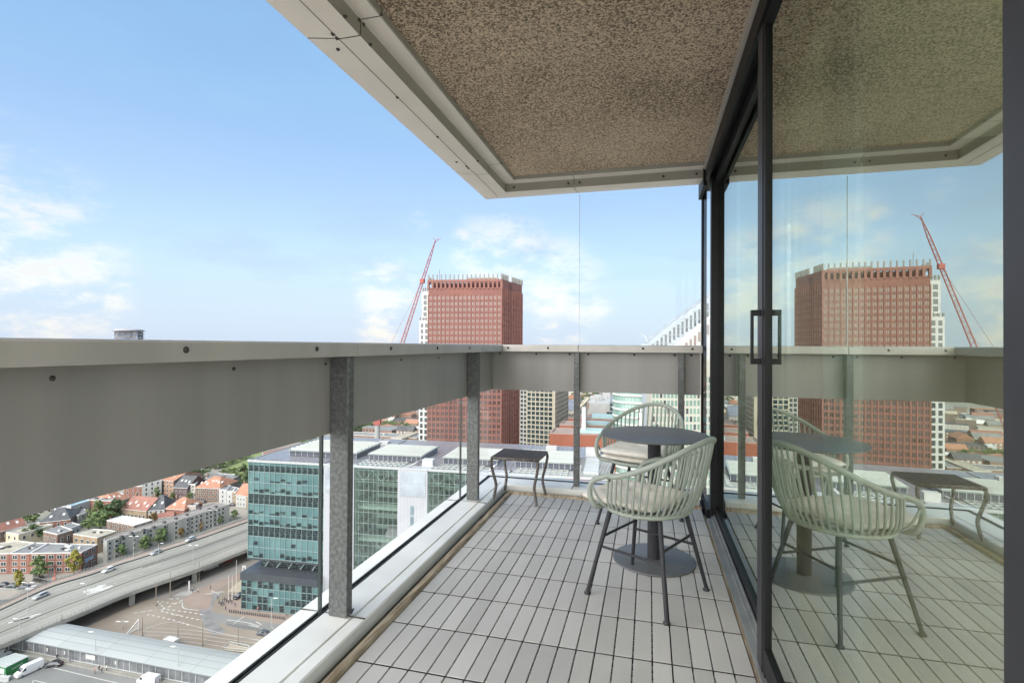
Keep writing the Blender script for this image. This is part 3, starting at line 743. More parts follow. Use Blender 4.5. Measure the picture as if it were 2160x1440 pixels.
for y0 in (1322,1330,1338,1347,1356,1368): pl([(300-(y0-1322)*.4,y0-20*0),(400,y0+6),(500,y0+20),(600,y0+34)], .16)
pl([(300,1330),(320,1320),(350,1312),(380,1312),(420,1322),(470,1335),(560,1352)], .22)
tag(mk.build('road_markings', line_), kind='structure')
mk = MB()
for q in ([(25,1390),(98,1404),(250,1440),(400,1470)],[(90,1409),(96,1405)],[(70,1436),(72,1434),(98,1440)],[(62,1446),(72,1434)]): pl(q, .25, dz=.06)
tag(mk.build('parking_lines', line_), kind='structure')
# ================================================================ viaduct
VZ = -81.8
FE = [(-90,1312),(0,1275),(100,1228),(160,1210),(205,1197),(246,1182),(280,1172),(350,1150),(410,1131),(522,1092),(640,1052),(760,1020)]
NE = [(-90,1398),(0,1362),(60,1338),(130,1310),(180,1290),(277,1249),(400,1207),(460,1184),(522,1159),(640,1116),(760,1080)]
F3 = spl([P(x,y,VZ) for x,y in FE], 3); N3 = spl([P(x,y,VZ) for x,y in NE], 3)
def resample(pts, n):
    L = [0]
    for i in range(1,len(pts)): L.append(L[-1]+(pts[i]-pts[i-1]).length)
    out_ = []
    for k in range(n+1):
        s = L[-1]*k/n
        for i in range(1,len(pts)):
            if s <= L[i]+1e-6: out_.append(pts[i-1].lerp(pts[i], (s-L[i-1])/(L[i]-L[i-1]))); break
    return out_
F3 = resample(F3, 50); N3 = resample(N3, 50)
vi = thing('viaduct', 'concrete road viaduct curving past the grey apartment block on square pillars', 'viaduct', (F3[10].x,F3[10].y,GZ))
mb = MB(); vs = []
for a, b in zip(F3, N3): vs += [a, b, b+Vector((0,0,-.9)), b.lerp(a,.08)+Vector((0,0,-1.5)), a.lerp(b,.08)+Vector((0,0,-1.5)), a+Vector((0,0,-.9))]
n = len(F3)
for i in range(n-1):
    for j in range(6): mb.f.append([i*6+j,i*6+(j+1)%6,(i+1)*6+(j+1)%6,(i+1)*6+j]); mb.m.append(0 if j == 0 else 1); mb.sm.append(False)
mb.v = [tuple(v) for v in vs]; mb.build('deck', [deckm, conc], vi, world=True)
# strips of road on the deck
def vstrip(t0, t1, m_, nm, dz, i0=0, i1=None):
    mb = MB(); vs = []
    for a, b in list(zip(F3,N3))[i0:i1]: vs += [a.lerp(b,t0)+Vector((0,0,dz)), a.lerp(b,t1)+Vector((0,0,dz))]
    k = len(vs)//2; mb.add(vs, [(2*i,2*i+1,2*i+3,2*i+2) for i in range(k-1)]); return mb.build(nm, m_, vi, world=True)
vstrip(.02,.10,pinkp,'cycle_strip',.02); vstrip(.455,.56,lane2,'median_strip',.02,18)
for t0_ in (.185,.225,.315,.355,.60,.64,.745,.785): vstrip(t0_,t0_+.013,mat('tyre_track',(.20,.193,.168),.85,vscale=.08,col2=(.25,.242,.21)),'tyre_track',.03); vstrip(.13,.16,lane2,'gutter_line',.03); vstrip(.40,.412,mat('joint_dark',(.16,.15,.12),.9),'median_joint',.04); vstrip(.70,.71,MATS['joint_dark'],'median_joint',.04,0,34)
mk = MB()
def vline(t0, w, dash=None, i0=0, i1=50):
    pts = [F3[i].lerp(N3[i],t0)+Vector((0,0,.06)) for i in range(i0,i1)]
    if dash is None: ribbon(pts, w, mk)
    else:
        pts = resample(pts, int(sum((pts[i+1]-pts[i]).length for i in range(len(pts)-1))/dash))
        for i in range(0, len(pts)-1, 2): ribbon([pts[i],pts[i].lerp(pts[i+1],.6)], w, mk)
vline(.27,.18,2.2); vline(.52,.25,None,0,20); vline(.62,.2,2.0,0,20); vline(.84,.2,None); vline(.20,.16,None)
for px_, py_ in ((196,1243),(204,1238),(212,1243),(202,1247),(218,1240)):
    c_ = P(px_,py_,VZ+.06); ribbon([c_-Vector((1.2,2.2,0)), c_+Vector((1.2,2.2,0))], 1.7, mk)
for px_, py_ in ((50,1305),(64,1299),(40,1307)):
    c_ = P(px_,py_,VZ+.06); ribbon([c_-Vector((1.2,2.0,0)), c_+Vector((1.2,2.0,0))], 1.0, mk)
mk.build('lane_markings', line_, vi, world=True)
# railings of the deck
def vrail(pts, nm, h=1.1, rails=(.35,.7,1.1), every=1):
    t_ = thing('guard_rail', nm, 'railing', pts[0])
    q_ = MB(); ribbon([p+Vector((0,0,.20)) for p in pts], .45, q_); q_.build('kerb', conc, t_, world=True)
    mb = MB()
    for z in rails: mb.tube([p+Vector((0,0,z)) for p in pts], .05, 4, caps=False)
    mb.build('rail_bars', railm, t_, world=True)
    mb = MB(); fine = resample(pts, len(pts)*3)
    fine.sort(key=lambda p: (p-CAM).length); b1 = MB(); b1.box(-.04,.04,-.04,.04,-.02,h); o1 = b1.build('rail_post', railm, t_)
    for i, p in enumerate(fine[:100]):
        o = o1 if i == 0 else o1.copy()
        if i: COL.objects.link(o)
        o.location = p-t_.location
    for p in fine[100:]: mb.box(p.x-.04,p.x+.04,p.y-.04,p.y+.04,p.z-.02,p.z+h)
    if len(fine) > 100: mb.build('rail_post', railm, t_, world=True)['kind'] = 'stuff'
    return t_
vrail([a.lerp(b,.012) for a,b in zip(F3,N3)], 'thin steel railing along the viaduct edge beside the apartment block')
vrail([a.lerp(b,.988) for a,b in zip(F3,N3)][0:46], 'thin steel railing along the viaduct edge above the plaza')
vrail([a.lerp(b,.45) for a,b in zip(F3,N3)][16:46], 'low median railing between the two halves of the viaduct', .8, (.3,.8))
# pillars
for px_, py_, t_ in ((285,1276,.9),(396,1222,.9),(504,1172,.9),(283,1262,.45),(394,1214,.45)):
    p = P(px_,py_,GZ); i = min(range(n), key=lambda k: (N3[k].xy-p.xy).length); q = F3[i].lerp(N3[i],t_)
    d = (N3[i]-F3[i]).normalized(); M = Matrix.Translation((q.x,q.y,GZ)) @ Matrix.Rotation(atan2(d.y,d.x),4,'Z')
    MB().box(-1.6,1.6,-.8,.8,0,VZ-GZ-1.5,M=M).build('pillar', conc, vi, world=True)
# wall that closes the viaduct towards the canal side
mb = MB(); vs = []
for a in [F3[i].lerp(N3[i],.10) for i in range(0,12)]: vs += [(a.x,a.y,GZ),(a.x,a.y,VZ-1.5)]
mb.add(vs, [(2*i,2*i+2,2*i+3,2*i+1) for i in range(11)]); mb.build('abutment', conc, vi, world=True)
# canal basin between the parked cars and the viaduct
region('canal_water', [(-60,1262),(0,1264),(52,1262),(70,1252),(20,1284),(-60,1310)], GZ, mat('canal_water',(.09,.09,.07),.2,var=.2,vscale=.1), .06)
qy = thing('quay_wall', 'grey quay wall with railing in front of the four parked cars', 'quay wall', P(30,1255))
a, b = P(-70,1243,GZ), P(86,1248,GZ); u_ = (b-a).normalized()
mb = MB(); m0 = Matrix.Translation((a.x,a.y,GZ)) @ Matrix.Rotation(atan2(u_.y,u_.x),4,'Z'); LQ = (b-a).length
mb.box(0,LQ,-.4,0,0,.25,M=m0); mb.build('coping', conc, qy, world=True)
mb = MB(); mb.box(0,LQ,-.25,-.19,1.0,1.08,M=m0); mb.box(0,LQ,-.25,-.19,.55,.6,M=m0)
for k in range(int(LQ/1.5)): mb.box(k*1.5,k*1.5+.08,-.26,-.18,.2,1.05,M=m0)
mb.build('railing', metal_pale, qy, world=True)
# ================================================================ glass office building
A0 = Vector((-131.4,149.0)); UX = Vector((.9975,.0707)); UY = Vector((-.0707,.9975)); TZ = -38.2; UA = atan2(UX.y,UX.x)
def T(u, v, z=0): p = A0+UX*u+UY*v; return Vector((p.x,p.y,z))
ob = thing('office_building', 'long teal glass office block with white fins, green atria and a patchwork glass roof', 'office building', T(55,24,GZ))
BL = Matrix.Translation(T(0,0,0)) @ Matrix.Rotation(UA,4,'Z')
def opart(nm, mb, ms, **k): return mb.build(nm, ms, ob, world=True, **k)
def ogrid(nm, mb, ms, **k):      # built in the building's own axes so that its pattern runs with it
    o = mb.build(nm, ms, ob); o.location = T(0,0,0)-ob.location; o.rotation_euler = (0,0,UA); return o
fins = [(28,38.7),(53.9,63.9),(79.7,89.7),(105.5,116)]; atr = [(38.7,53.9),(63.9,79.7),(89.7,105.5)]
finw = grid('white_fin_panel', (.40,.41,.435), (.30,.31,.34), 1.1, 40, .04, .45, .02)
dkb = grid('anthracite_panel', (.05,.06,.07), (.03,.03,.035), .9, 8, .04, .4, .1)
atg = glassmat('atrium_glass', (.86,.915,.89), .08, .5, (.8,.95,.88), .02, 1.6)
mull = mat('mullion_pale', (.30,.38,.365), .4, .2)
inner = mat('atrium_inner_wall', (.46,.52,.48), .7, var=.1, vscale=.3)
q = MB(); q.box(0,28,.3,48,-70.8,TZ-.3); q.box(28,38.7,.0,48,GZ,TZ-.3); 
ogrid('core_wall', q, mat('core_grey', (.10,.12,.12), .6))
q = MB(); q.box(-.2,28,-.3,48,-71.4,-70.8); q.box(-.3,27.9,-3.4,48,-77.0,-74.6); ogrid('dark_band', q, dkb)
q = MB(); q.box(2.6,28,3.0,47,-74.5,-71.4); ogrid('recess_glass', q, office)
for k in range(6):
    q = MB(); x_ = 5+k*4.4; q.tube([(x_,2.2,-74.4),(x_+2.2,2.2,-71.5)], .22, 6); ogrid('recess_brace', q, mull)
q = MB(); q.box(0,28,-3,46,GZ,-77.1); ogrid('podium_wall', q, teal)
for a, b in fins[:3]:
    q = MB(); q.box(a,b,-.6 if a>30 else -.3,4,GZ,TZ+.1); ogrid('white_fin', q, finw)
    c_ = (a+b)/2
    q = MB(); q.box(a+.9,b-.6,-.75,-.5,TZ-8.5,TZ-.8); ogrid('fin_louvre', q, mat('fin_louvre', (.36,.40,.44), .35, var=.15, vscale=.25))
    q = MB(); 
    for r_ in range(11): q.box(c_-.6,c_+.5,-.72,-.5,TZ-11.5-3.3*r_-2.9,TZ-11.5-3.3*r_)
    ogrid('fin_slit_window', q, mat('slit_glass', (.16,.22,.26), .2, spec=.8, var=.3, vscale=.4))
# teal facade: spandrels, then the openable cells
FH = 32.6/9; MW = 28/14
rnd = random.Random(11)
q = MB(); q.box(0,28,0,.3,-70.8,TZ); ogrid('spandrel_glass', q, teal)
q = MB(); q.box(-.25,0,0,48,-70.8,TZ); ogrid('side_glass', q, teal)
f = Fac(ob)
prob = [1,.6,.42,1,.5,.75,1,.4,.65]
tall = [1.1,.7,.7,1.75,.7,.95,1.85,.7,.8]
for r_ in range(9):
    z = TZ-(r_+1)*FH+.25
    for i in range(14):
        if rnd.random() > prob[r_]: continue
        h_ = 1.75*tall[r_] if prob[r_] > .9 else rnd.choice((.7,1.2,1.7))*tall[r_]
        p = T(i*MW+MW/2,-.02,z+(.0 if prob[r_]>.9 else rnd.choice((0,.5)))); f.add(p, UA, MW-.16, min(h_,FH*1.4), 'o')
for r_ in range(4):
    for i in range(14):
        if rnd.random() < .62: f.add(T(i*MW+MW/2,-3.05,-86.4+r_*2.4), UA, MW-.16, rnd.choice((1.2,1.9,2.1)), 'o')
f.done(100)
q = MB()
for i in range(15): q.box(i*MW-.05,i*MW+.05,-.2,.02,-70.8,TZ); q.box(i*MW-.05,i*MW+.05,-3.2,-2.98,GZ,-77.0)
for r_ in range(10): q.box(0,28,-.14,.02,TZ-r_*FH-.06,TZ-r_*FH+.06); 
for r_ in range(5): q.box(0,28,-3.14,-2.98,-86.7+r_*2.4,-86.62+r_*2.4)
ogrid('mullions', q, mull)
# atria
for ai, (a, b) in enumerate(atr):
    q = MB(); q.box(a,b,16,16.3,GZ,TZ-.4); q.box(a-.1,a+.15,.6,16,GZ,TZ-.4); q.box(b-.15,b+.1,.6,16,GZ,TZ-.4)
    for z in (-52,-62.5,-73): q.box(a+.2,b-.2,3,6.5,z-.9,z)
    ogrid('atrium_wall', q, inner)
    q = MB()
    for r_ in range(12):
        z = TZ-3.3-r_*3.7
        for k in range(5): q.box(a+.15,a+.2,2+k*2.8,3.7+k*2.8,z-2.1,z); q.box(b-.2,b-.14,2+k*2.8,3.7+k*2.8,z-2.1,z)
        q.box(a+.6,b-.6,15.9,16,z-2.3,z)
    ogrid('atrium_windows', q, office)
    q = MB(); q.box(a,b,-.06,-.02,GZ,TZ-.3); ogrid('atrium_glazing', q, atg)
    q = MB(); nn = 9
    for i in range(nn+1):
        x_ = a+(b-a)*i/nn; q.box(x_-.05,x_+.05,-.22,-.07,GZ,TZ-.3)
    for r_ in range(14): z = TZ-.5-r_*3.55; q.box(a,b,-.16,-.07,z-.05,z+.05)
    q.box(a,b,.5,.9,TZ-5.2,TZ-4.85); q.box(a,b,.5,.9,TZ-1.4,TZ-1.1)
    for i in range(5):
        x_ = a+(b-a)*i/5; x2 = x_+(b-a)/5; z0_, z1_ = (TZ-5,TZ-1.2) if i%2 else (TZ-1.2,TZ-5); q.tube([(x_,.7,z0_),(x2,.7,z1_)], .16, 5)
    ogrid('atrium_frame', q, mull)
    q = MB(); q.tube([( (a+b)/2+3,8,GZ+14),((a+b)/2+3,8,GZ+22),((a+b)/2+3,8,GZ+27)], [4.2,4.6,2.0], 12); ogrid('atrium_pod', q, mat('pod_mauve', (.34,.27,.30), .7))
q = MB(); q.box(116,122,0,48,GZ,TZ-.3); ogrid('end_wall', q, finw)
# roof
solar = grid('solar_field', (.14,.14,.165), (.36,.36,.37), 1.7, 1.05, .10, .3, .25, spec=.6)
groof = grid('glass_roof_field', (.40,.44,.41), (.25,.28,.27), 3.2, 1.5, .16, .35, .08)
wroof = grid('white_roof_field', (.40,.41,.40), (.29,.30,.30), 2.6, 3.4, .12, .6, .05)
rg = mat('roof_membrane_grey', (.30,.30,.285), .85, var=.15, vscale=.15)
q = MB()
for a, b in ((-.3,38.7),(53.9,63.9),(79.7,89.7),(105.5,122)): q.box(a,b,.0,48.5,TZ-.29,TZ+.0)
for a, b in atr: q.box(a,b,16,48.5,TZ-.29,TZ)
ogrid('roof', q, rg)
agl = glassmat('atrium_roof_glass', (.80,.85,.82), .35, .6, (.9,.95,.92), .15, 1)
q = MB(); q.box(-.35,122,-.35,-.02,TZ-.35,TZ+.35); q.box(-.35,-.02,-.02,48.5,TZ-.35,TZ+.35); ogrid('roof_edge', q, mat('roof_edge_metal', (.50,.52,.52), .4, .3))
q = MB(); q.box(1.5,27.5,1.6,47,TZ+.01,TZ+.30); 
for (a, b) in ((28.5,38),(57.5,66),(83.5,91)): q.box(a,b,5 if a>30 else 2,46,TZ+.01,TZ+.34)
q.box(39,122,27.5,47,TZ+.01,TZ+.22); ogrid('solar_panels', q, solar)
for ai, (a, b) in enumerate(((38.6,56.5),(64.5,82.8),(91,110))):
    q = MB(); q.box(a-.2,b-2.4,.2,15.8,TZ+.03,TZ+.09); ogrid('atrium_roof', q, agl)
    q = MB()
    for k in range(10): x_ = a-.2+(b-2.2-a)*k/9; q.box(x_-.18,x_+.18,.2,15.8,TZ+.1,TZ+.32)
    for k in range(6): q.box(a-.2,b-2.4,.3+k*2.6,.8+k*2.6,TZ+.1,TZ+.28)
    ogrid('atrium_roof_bars', q, mat('roof_bar_white',(.42,.43,.42),.6))
    q = MB()
    for k in range(8): q.tube([(b+.2,1+k*1.6,TZ+.3),(b+1.6,1.6+k*1.6,TZ+1.0)], .12, 4); 
    q.tube([(b+.3,1,TZ+.4),(b+.3,13,TZ+.4)], .15, 5); ogrid('roof_pipes', q, metal_pale)
rb = [(10,35.2,8,27),(40,58.5,8,25),(66.4,84.5,8,25),(90.5,110,8,26)]
for a, b, c_, d in rb:
    q = MB(); q.box(a,b,c_,d,TZ+.35,TZ+2.2,1); q.box(a-.4,b+.4,c_-.4,d+.4,TZ+2.2,TZ+2.6,0); 
    ogrid('roof_lantern', q, [groof, mat('clerestory_dark', (.055,.06,.08), .25, spec=.7)])
    q = MB()
    for k in range(12): x_ = a+(b-a)*k/11; q.box(x_-.06,x_+.06,c_-.08,c_,TZ+.4,TZ+2.2)
    nn = 10 if a > 30 else 7
    for k in range(nn): y_ = c_+(d-c_)*(k+.3)/nn; q.box(a,b,y_,y_+.28,TZ+2.6,TZ+2.85+(.35 if a<30 else 0))
    ogrid('lantern_ribs', q, mat('rib_white', (.44,.455,.43), .6))
for (x_,y_,w_,h_) in ((60.5,3.6,3.6,2.4),(31,34,4,1.6),(112,30,5,3),(97,36,4,2)):
    q = MB(); q.box(x_,x_+w_,y_,y_+w_*.7,TZ+.05,TZ+h_); ogrid('roof_unit', q, white)
q = MB()
for k in range(9): q.tube([(112+k*1.0,2,TZ+.5),(114+k*1.0,26,TZ+.5)], .1, 4)
for k in range(5): q.box(112.5,117,4+k*4.6,7+k*4.6,TZ+.02,TZ+.9)
ogrid('roof_ducts', q, metal_pale)
# ================================================================ towers
def tower(name, label, cat, poly, z1, wall, base=GZ):
    poly = [(p[0],p[1]) for p in poly]; c = Vector((sum(p[0] for p in poly)/len(poly), sum(p[1] for p in poly)/len(poly), base))
    t = thing(name, label, cat, c); MB().prism(ccw(poly), base, z1).build('wall', wall, t, world=True); return t
redt = mat('terracotta_facade', (.205,.082,.063), .75, var=.10, vscale=.12)
redl = mat('terracotta_pilaster', (.235,.098,.077), .75, var=.08, vscale=.2)
greyc = mat('pinnacle_concrete', (.26,.25,.23), .8)
D0 = 400.; pc = A(1057.5,D0); pl_ = A(903,D0*1.018); pr_ = A(1100.5,D0*1.10); pb = pl_+(pr_-pc)
ztop = ZAT(608,D0,1057)
rt = tower('red_tower', 'tall terracotta red office tower crowned with grey stone pinnacles', 'tower', [pl_,pc,pr_,pb], ztop, redt)
f = Fac(rt); zs = []
FHt = 12.35/1100*D0; zfirst = ZAT(631,D0,1057)
rows = [zfirst-FHt*k for k in range(26)]
def facade_lines(a, b, n_, nm, z0, z1, w_, dp, m_, root):
    u = (b.xy-a.xy); L = u.length; u.normalize(); M = Matrix.Translation((a.x,a.y,0)) @ Matrix.Rotation(atan2(u.y,u.x),4,'Z'); mb = MB()
    for i in range(n_+1): x_ = L*i/n_; mb.box(x_-w_/2,x_+w_/2,-dp,.02,z0,z1,M=M)
    o = mb.build(nm, m_, root, world=True); return M, L
def pairs(f, a, b, n_, rows, w, h, kind, gap):
    d = b.xy-a.xy; L = d.length; u = d/L; ang = atan2(u.y,u.x)
    for r_, z in enumerate(rows):
        for i in range(n_):
            for s in (-gap,gap):
                p = a.xy+u*(L*(i+.5)/n_+s); kk = kind if not callable(kind) else kind(i,r_); f.add((p.x,p.y,z), ang, w, h, kk)
bay = (pc.xy-pl_.xy).length/17
pairs(f, pl_, pc, 17, rows, bay*.22, FHt*.58, lambda i,r_: 'p' if r_ < 9 else 'd', bay*.17)
s1 = pc.lerp(pr_,.34); s2 = pc.lerp(pr_,.52)
pairs(f, pc, pr_, 12, rows, bay*.26, FHt*.6, 'd', bay*.22)
f.done(100)
M1, L1 = facade_lines(pl_, pc, 17, 'pilasters', GZ, ztop-4.6, bay*.20, .55, redl, rt)
M2, L2 = facade_lines(pc, pr_, 12, 'pilasters', GZ, ztop, bay*.24, .7, redl, rt)
q = MB()
for z in rows: q.box(0,L1,-.35,.02,z-FHt*.30,z-FHt*.12,M=M1); q.box(0,L2,-.35,.02,z-FHt*.30,z-FHt*.12,M=M2)
q.build('storey_bands', redl, rt, world=True)
# open loggia under the crown
q = MB()
q.box(0,L1,-.1,.6,ztop,ztop+.8,M=M1); 
for i in range(18): q.box(L1*i/17-.75,L1*i/17+.75,-.5,1.6,ztop-.1,ztop+5.2,M=M1)
q.box(-.6,L1+.6,-.6,2.4,ztop+5.2,ztop+7.0,M=M1); q.box(0,L1,14,15,ztop,ztop+5.5,M=M1)
q.box(0,L2,0,1.2,ztop,ztop+7.0,M=M2); q.build('crown', redl, rt, world=True)
q = MB(); q.box(L2*.32,L2*.46,-.35,.05,GZ,ztop+5,M=M2); q.build('recess_strip', mat('recess_dark_red', (.10,.042,.035), .8), rt, world=True)
q = MB(); q.box(1,L1-1,6,6.5,ztop,ztop+5.2,M=M1); q.build('loggia_shade', mat('loggia_dark_red', (.09,.035,.03), .8), rt, world=True)
for i in range(18):
    q = MB(); q.box(L1*i/17-.42,L1*i/17+.42,-.3,.6,ztop+7.0,ztop+11.2,M=M1); q.build('pinnacle', greyc, rt, world=True)
for i in range(15):
    if i in (5,6): continue
    q = MB(); q.box(L2*i/14-.7,L2*i/14+.7,-.3,.6,ztop+7.0,ztop+11.4,M=M2); q.build('pinnacle', greyc, rt, world=True)
for i in range(8):
    q = MB(); y_ = 4+i*5; q.box(-.4,.7,y_-.5,y_+.5,ztop+4.0,ztop+9.5,M=M1); q.build('pinnacle', greyc, rt, world=True)
q = MB(); q.box(L1*.5,L1*.92,8,22,ztop+.1,ztop+9.4,M=M1); q.build('plant_room', mat('plant_brown', (.30,.22,.18), .8), rt, world=True)
q = MB(); p = M1 @ Vector((6,10,0)); q.tube([(p.x,p.y,ztop+2),(p.x,p.y,ztop+17)], .22, 5); q.build('mast', greyc, rt, world=True)
# white tower behind it
D1 = 428.; a, b = A(889.5,D1), A(925,D1*.985); c_ = b+(pr_-pc)*.5; d = a+(pr_-pc)*.5
wt = tower('white_tower', 'slim white tower with dark windows behind the left side of the red tower', 'tower', [a,b,c_,d], ZAT(614,D1,890), white)
f = Fac(wt); rw = [ZAT(618,D1,890)-FHt*k*1.05-5 for k in range(27)]
f.wall(a, b, rw, 3.0, 3.4, n=3, margin=.6, kind='d'); 
a2, b2 = A(884.3,D1*.98), A(905,D1*.97)
q = MB(); q.prism([a2.xy,b2.xy,b.xy,a.xy], GZ, ZAT(676,D1,890)); q.build('lower_wing', white, wt, world=True)
f.wall(a2, b2, [z for z in rw if z < ZAT(690,D1,890)], 2.5, 3.3, n=2, margin=.5, kind='d'); f.done(100)
for i in range(6):
    p = a.lerp(b,.06+i*.13); MB().box(p.x-.5,p.x+.5,p.y-.5,p.y+.5,ZAT(614,D1,890),ZAT(607,D1,890)).build('pinnacle', greyc, wt, world=True)
for i in range(4):
    p = a2.lerp(b2,.08+i*.3); MB().box(p.x-.5,p.x+.5,p.y-.5,p.y+.5,ZAT(676,D1,890),ZAT(671,D1,890)).build('pinnacle', greyc, wt, world=True)
# beige residential tower
beige = mat('beige_precast', (.34,.305,.235), .75, var=.07, vscale=.15); beige2 = mat('grey_precast', (.33,.32,.30), .75, var=.07, vscale=.2)
D2 = 330.; a, b = A(1111,D2*1.02), A(1168,D2); c_ = A(1196,D2*1.12); d = a+(c_-b)
bt = tower('residential_tower', 'beige gridded residential tower right of the red tower', 'tower', [a,b,c_,d], ZAT(772,D2,1140), beige)
f = Fac(bt); st = 9.9/1100*D2; rw = [ZAT(780,D2,1140)-2.2-st*k for k in range(24)]
f.wall(a, b, rw, 2.2, 2.15, n=6, margin=.5, kind='o'); f.wall(b, c_, rw, 2.6, 2.15, n=9, margin=.5, kind='d'); f.done(100)
M3, L3 = facade_lines(b, c_, 9, 'balcony_fins', GZ, ZAT(772,D2,1140), .7, 1.2, beige, bt)
q = MB()
for z in rw: q.box(0,L3,-1.3,0,z-1.0,z-.3,M=M3)
q.build('balcony_slabs', beige2, bt, world=True)
a, b = A(1097,D2*1.10), A(1113,D2*1.09); c_ = b+(c_-b)*.0+Vector((10,40,0)); d = a+Vector((10,40,0))
gt = tower('grey_tower', 'narrow pale grey gridded tower between the red and beige towers', 'tower', [a,b,c_,d], ZAT(778,D2*1.1,1104), beige2)
f = Fac(gt); f.wall(a, b, [z-1 for z in rw], 2.0, 2.0, n=2, margin=.3, kind='d'); f.done(60)
# low red blocks with light blue skylights
redb = mat('red_block_facade', (.27,.085,.047), .8, var=.10, vscale=.15)
cyan = mat('pale_cyan_roof', (.36,.50,.49), .5, var=.05, vscale=.3)
RZ = -45.
for k, (x0_, yf, yb, x1_) in enumerate(((1159,913.5,903,1345),(1180,896,888,1345),(1198,882,873,1345))):
    a, b = P(x0_,yf,RZ), P(x1_,yf+6,RZ); c_ = P(x1_+6,yb+5,RZ); d = P(x0_+10,yb,RZ)
    t = tower('red_block', ('front red brick-coloured block with pale cyan skylight','middle red block with cyan skylight behind the front one','rear red block with cyan skylight, smallest of the three')[k], 'building', [a,b,c_,d], RZ-.3, redb)
    t['group'] = 'stepped red blocks beyond the glass roof'
    q = MB(); pp = [a,b,c_,d]; ii = inset(pp, .8); q.prism([p[:2] for p in ii], RZ-.3, RZ-.25); q.build('roof', mat('roof_gravel_pinkish', (.25,.205,.185), .9, var=.1, vscale=.2), t, world=True)
    q = MB(); pcw = ccw([p.to_tuple() for p in pp])
    for i in range(4):
        p0, p1, p2, p3 = pcw[i], pcw[(i+1)%4], ccw(ii)[(i+1)%4], ccw(ii)[i]
        q.add([(p0[0],p0[1],RZ+.5),(p1[0],p1[1],RZ+.5),(p2[0],p2[1],RZ+.5),(p3[0],p3[1],RZ+.5)], [(0,1,2,3)])
        q.add([(p0[0],p0[1],RZ-.3),(p1[0],p1[1],RZ-.3),(p1[0],p1[1],RZ+.5),(p0[0],p0[1],RZ+.5)], [(0,1,2,3)])
        q.add([(p3[0],p3[1],RZ-.3),(p2[0],p2[1],RZ-.3),(p2[0],p2[1],RZ+.5),(p3[0],p3[1],RZ+.5)], [(3,2,1,0)])
    q.build('parapet', mat('parapet_rose', (.31,.22,.19), .8), t, world=True)
    x2_ = (1223,1235,1248)[k]; s0, s1_, s2_, s3 = P(x2_,yf-1,RZ), P(x1_,yf+4,RZ), P(x1_+4,yb+6,RZ), P(x2_+2,yb+1,RZ)
    q = MB(); q.prism([p.xy for p in (s0,s1_,s2_,s3)], RZ-.2, RZ+.9); q.build('skylight', cyan, t, world=True)
    f = Fac(t); rws = [RZ-9-2.6*r_ for r_ in range(3)] if k == 0 else [RZ-6]
    f.wall(a, b, rws, .9, 1.9, n=22, margin=1, kind='d', skip=lambda i,r_: i%4 == 3); f.done(60)
# white and grey mid-rise behind
t = tower('white_building', 'white stepped building with a band of windows beyond the red blocks', 'building', [A(1243,395),A(1289,390),A(1292,450),A(1246,455)], ZAT(850,395,1260), white)
f = Fac(t); f.wall(A(1247,394.9), A(1288,390.1), [ZAT(872,392,1260),ZAT(881,392,1260)], 2.2, 1.5, n=6, margin=.4, kind='d'); f.done()
q = MB()
for k in range(7): p = A(1250+k*6,405+k*5); q.box(p.x-3,p.x+3,p.y-2,p.y+2,ZAT(850,395,1260),ZAT(845-k%3*4,395,1260))
q.build('roof_plant', white, t, world=True)
t = tower('dark_office_block', 'narrow dark windowed block between the white building and the round glass tower', 'building', [A(1287,360),A(1303,355),A(1306,400),A(1290,405)], ZAT(846,358,1290), mat('grey_blue_facade',(.25,.29,.32),.6))
f = Fac(t); f.wall(A(1287,359.9),A(1303,354.9),[ZAT(856+k*9,358,1290) for k in range(8)],1.4,1.5,n=4,margin=.2,kind='d'); f.done()
t = tower('stone_office', 'pale stone office with grey roof beyond the rail post', 'building', [A(1186,430),A(1216,425),A(1220,500),A(1188,505)], ZAT(866,430,1200), mat('stone_pale',(.42,.40,.35),.8,var=.1,vscale=.2))
f = Fac(t); f.wall(A(1186,429.8),A(1216,424.8),[ZAT(876+k*9,430,1200) for k in range(4)],1.4,1.8,n=6,margin=.4,kind='d'); f.done()
q = MB(); q.prism([A(1187,431).xy,A(1215,426).xy,A(1219,499).xy,A(1189,503).xy],ZAT(866,430,1200),ZAT(862,430,1200)); q.build('roof', mat('violet_grey_roof',(.25,.25,.28),.5,var=.2,vscale=.1), t, world=True)
t = tower('canopy_portal', 'tall pale yellow angular canopy beside the red blocks', 'canopy', [A(1234,300),A(1236.5,299),A(1239,310),A(1236.5,311)], ZAT(848,300,1230), mat('cream_panel',(.50,.46,.35),.6))
q = MB(); q.add([(*A(1221,292).xy,ZAT(856,292,1221)),(*A(1240,288).xy,ZAT(838,288,1240)),(*A(1244,330).xy,ZAT(838,330,1240)),(*A(1228,334).xy,ZAT(852,334,1228))], [(0,1,2,3)]); o = q.build('slanted_roof', MATS['cream_panel'], t, world=True); so2 = o.modifiers.new('thick','SOLIDIFY'); so2.thickness = 1.2
q = MB(); p0, p1 = A(1232,285), A(1236,285); q.box(p0.x-1,p0.x+1.2,p0.y-1,p0.y+1,GZ,ZAT(858,285,1232)); q.build('white_column', white, t, world=True)
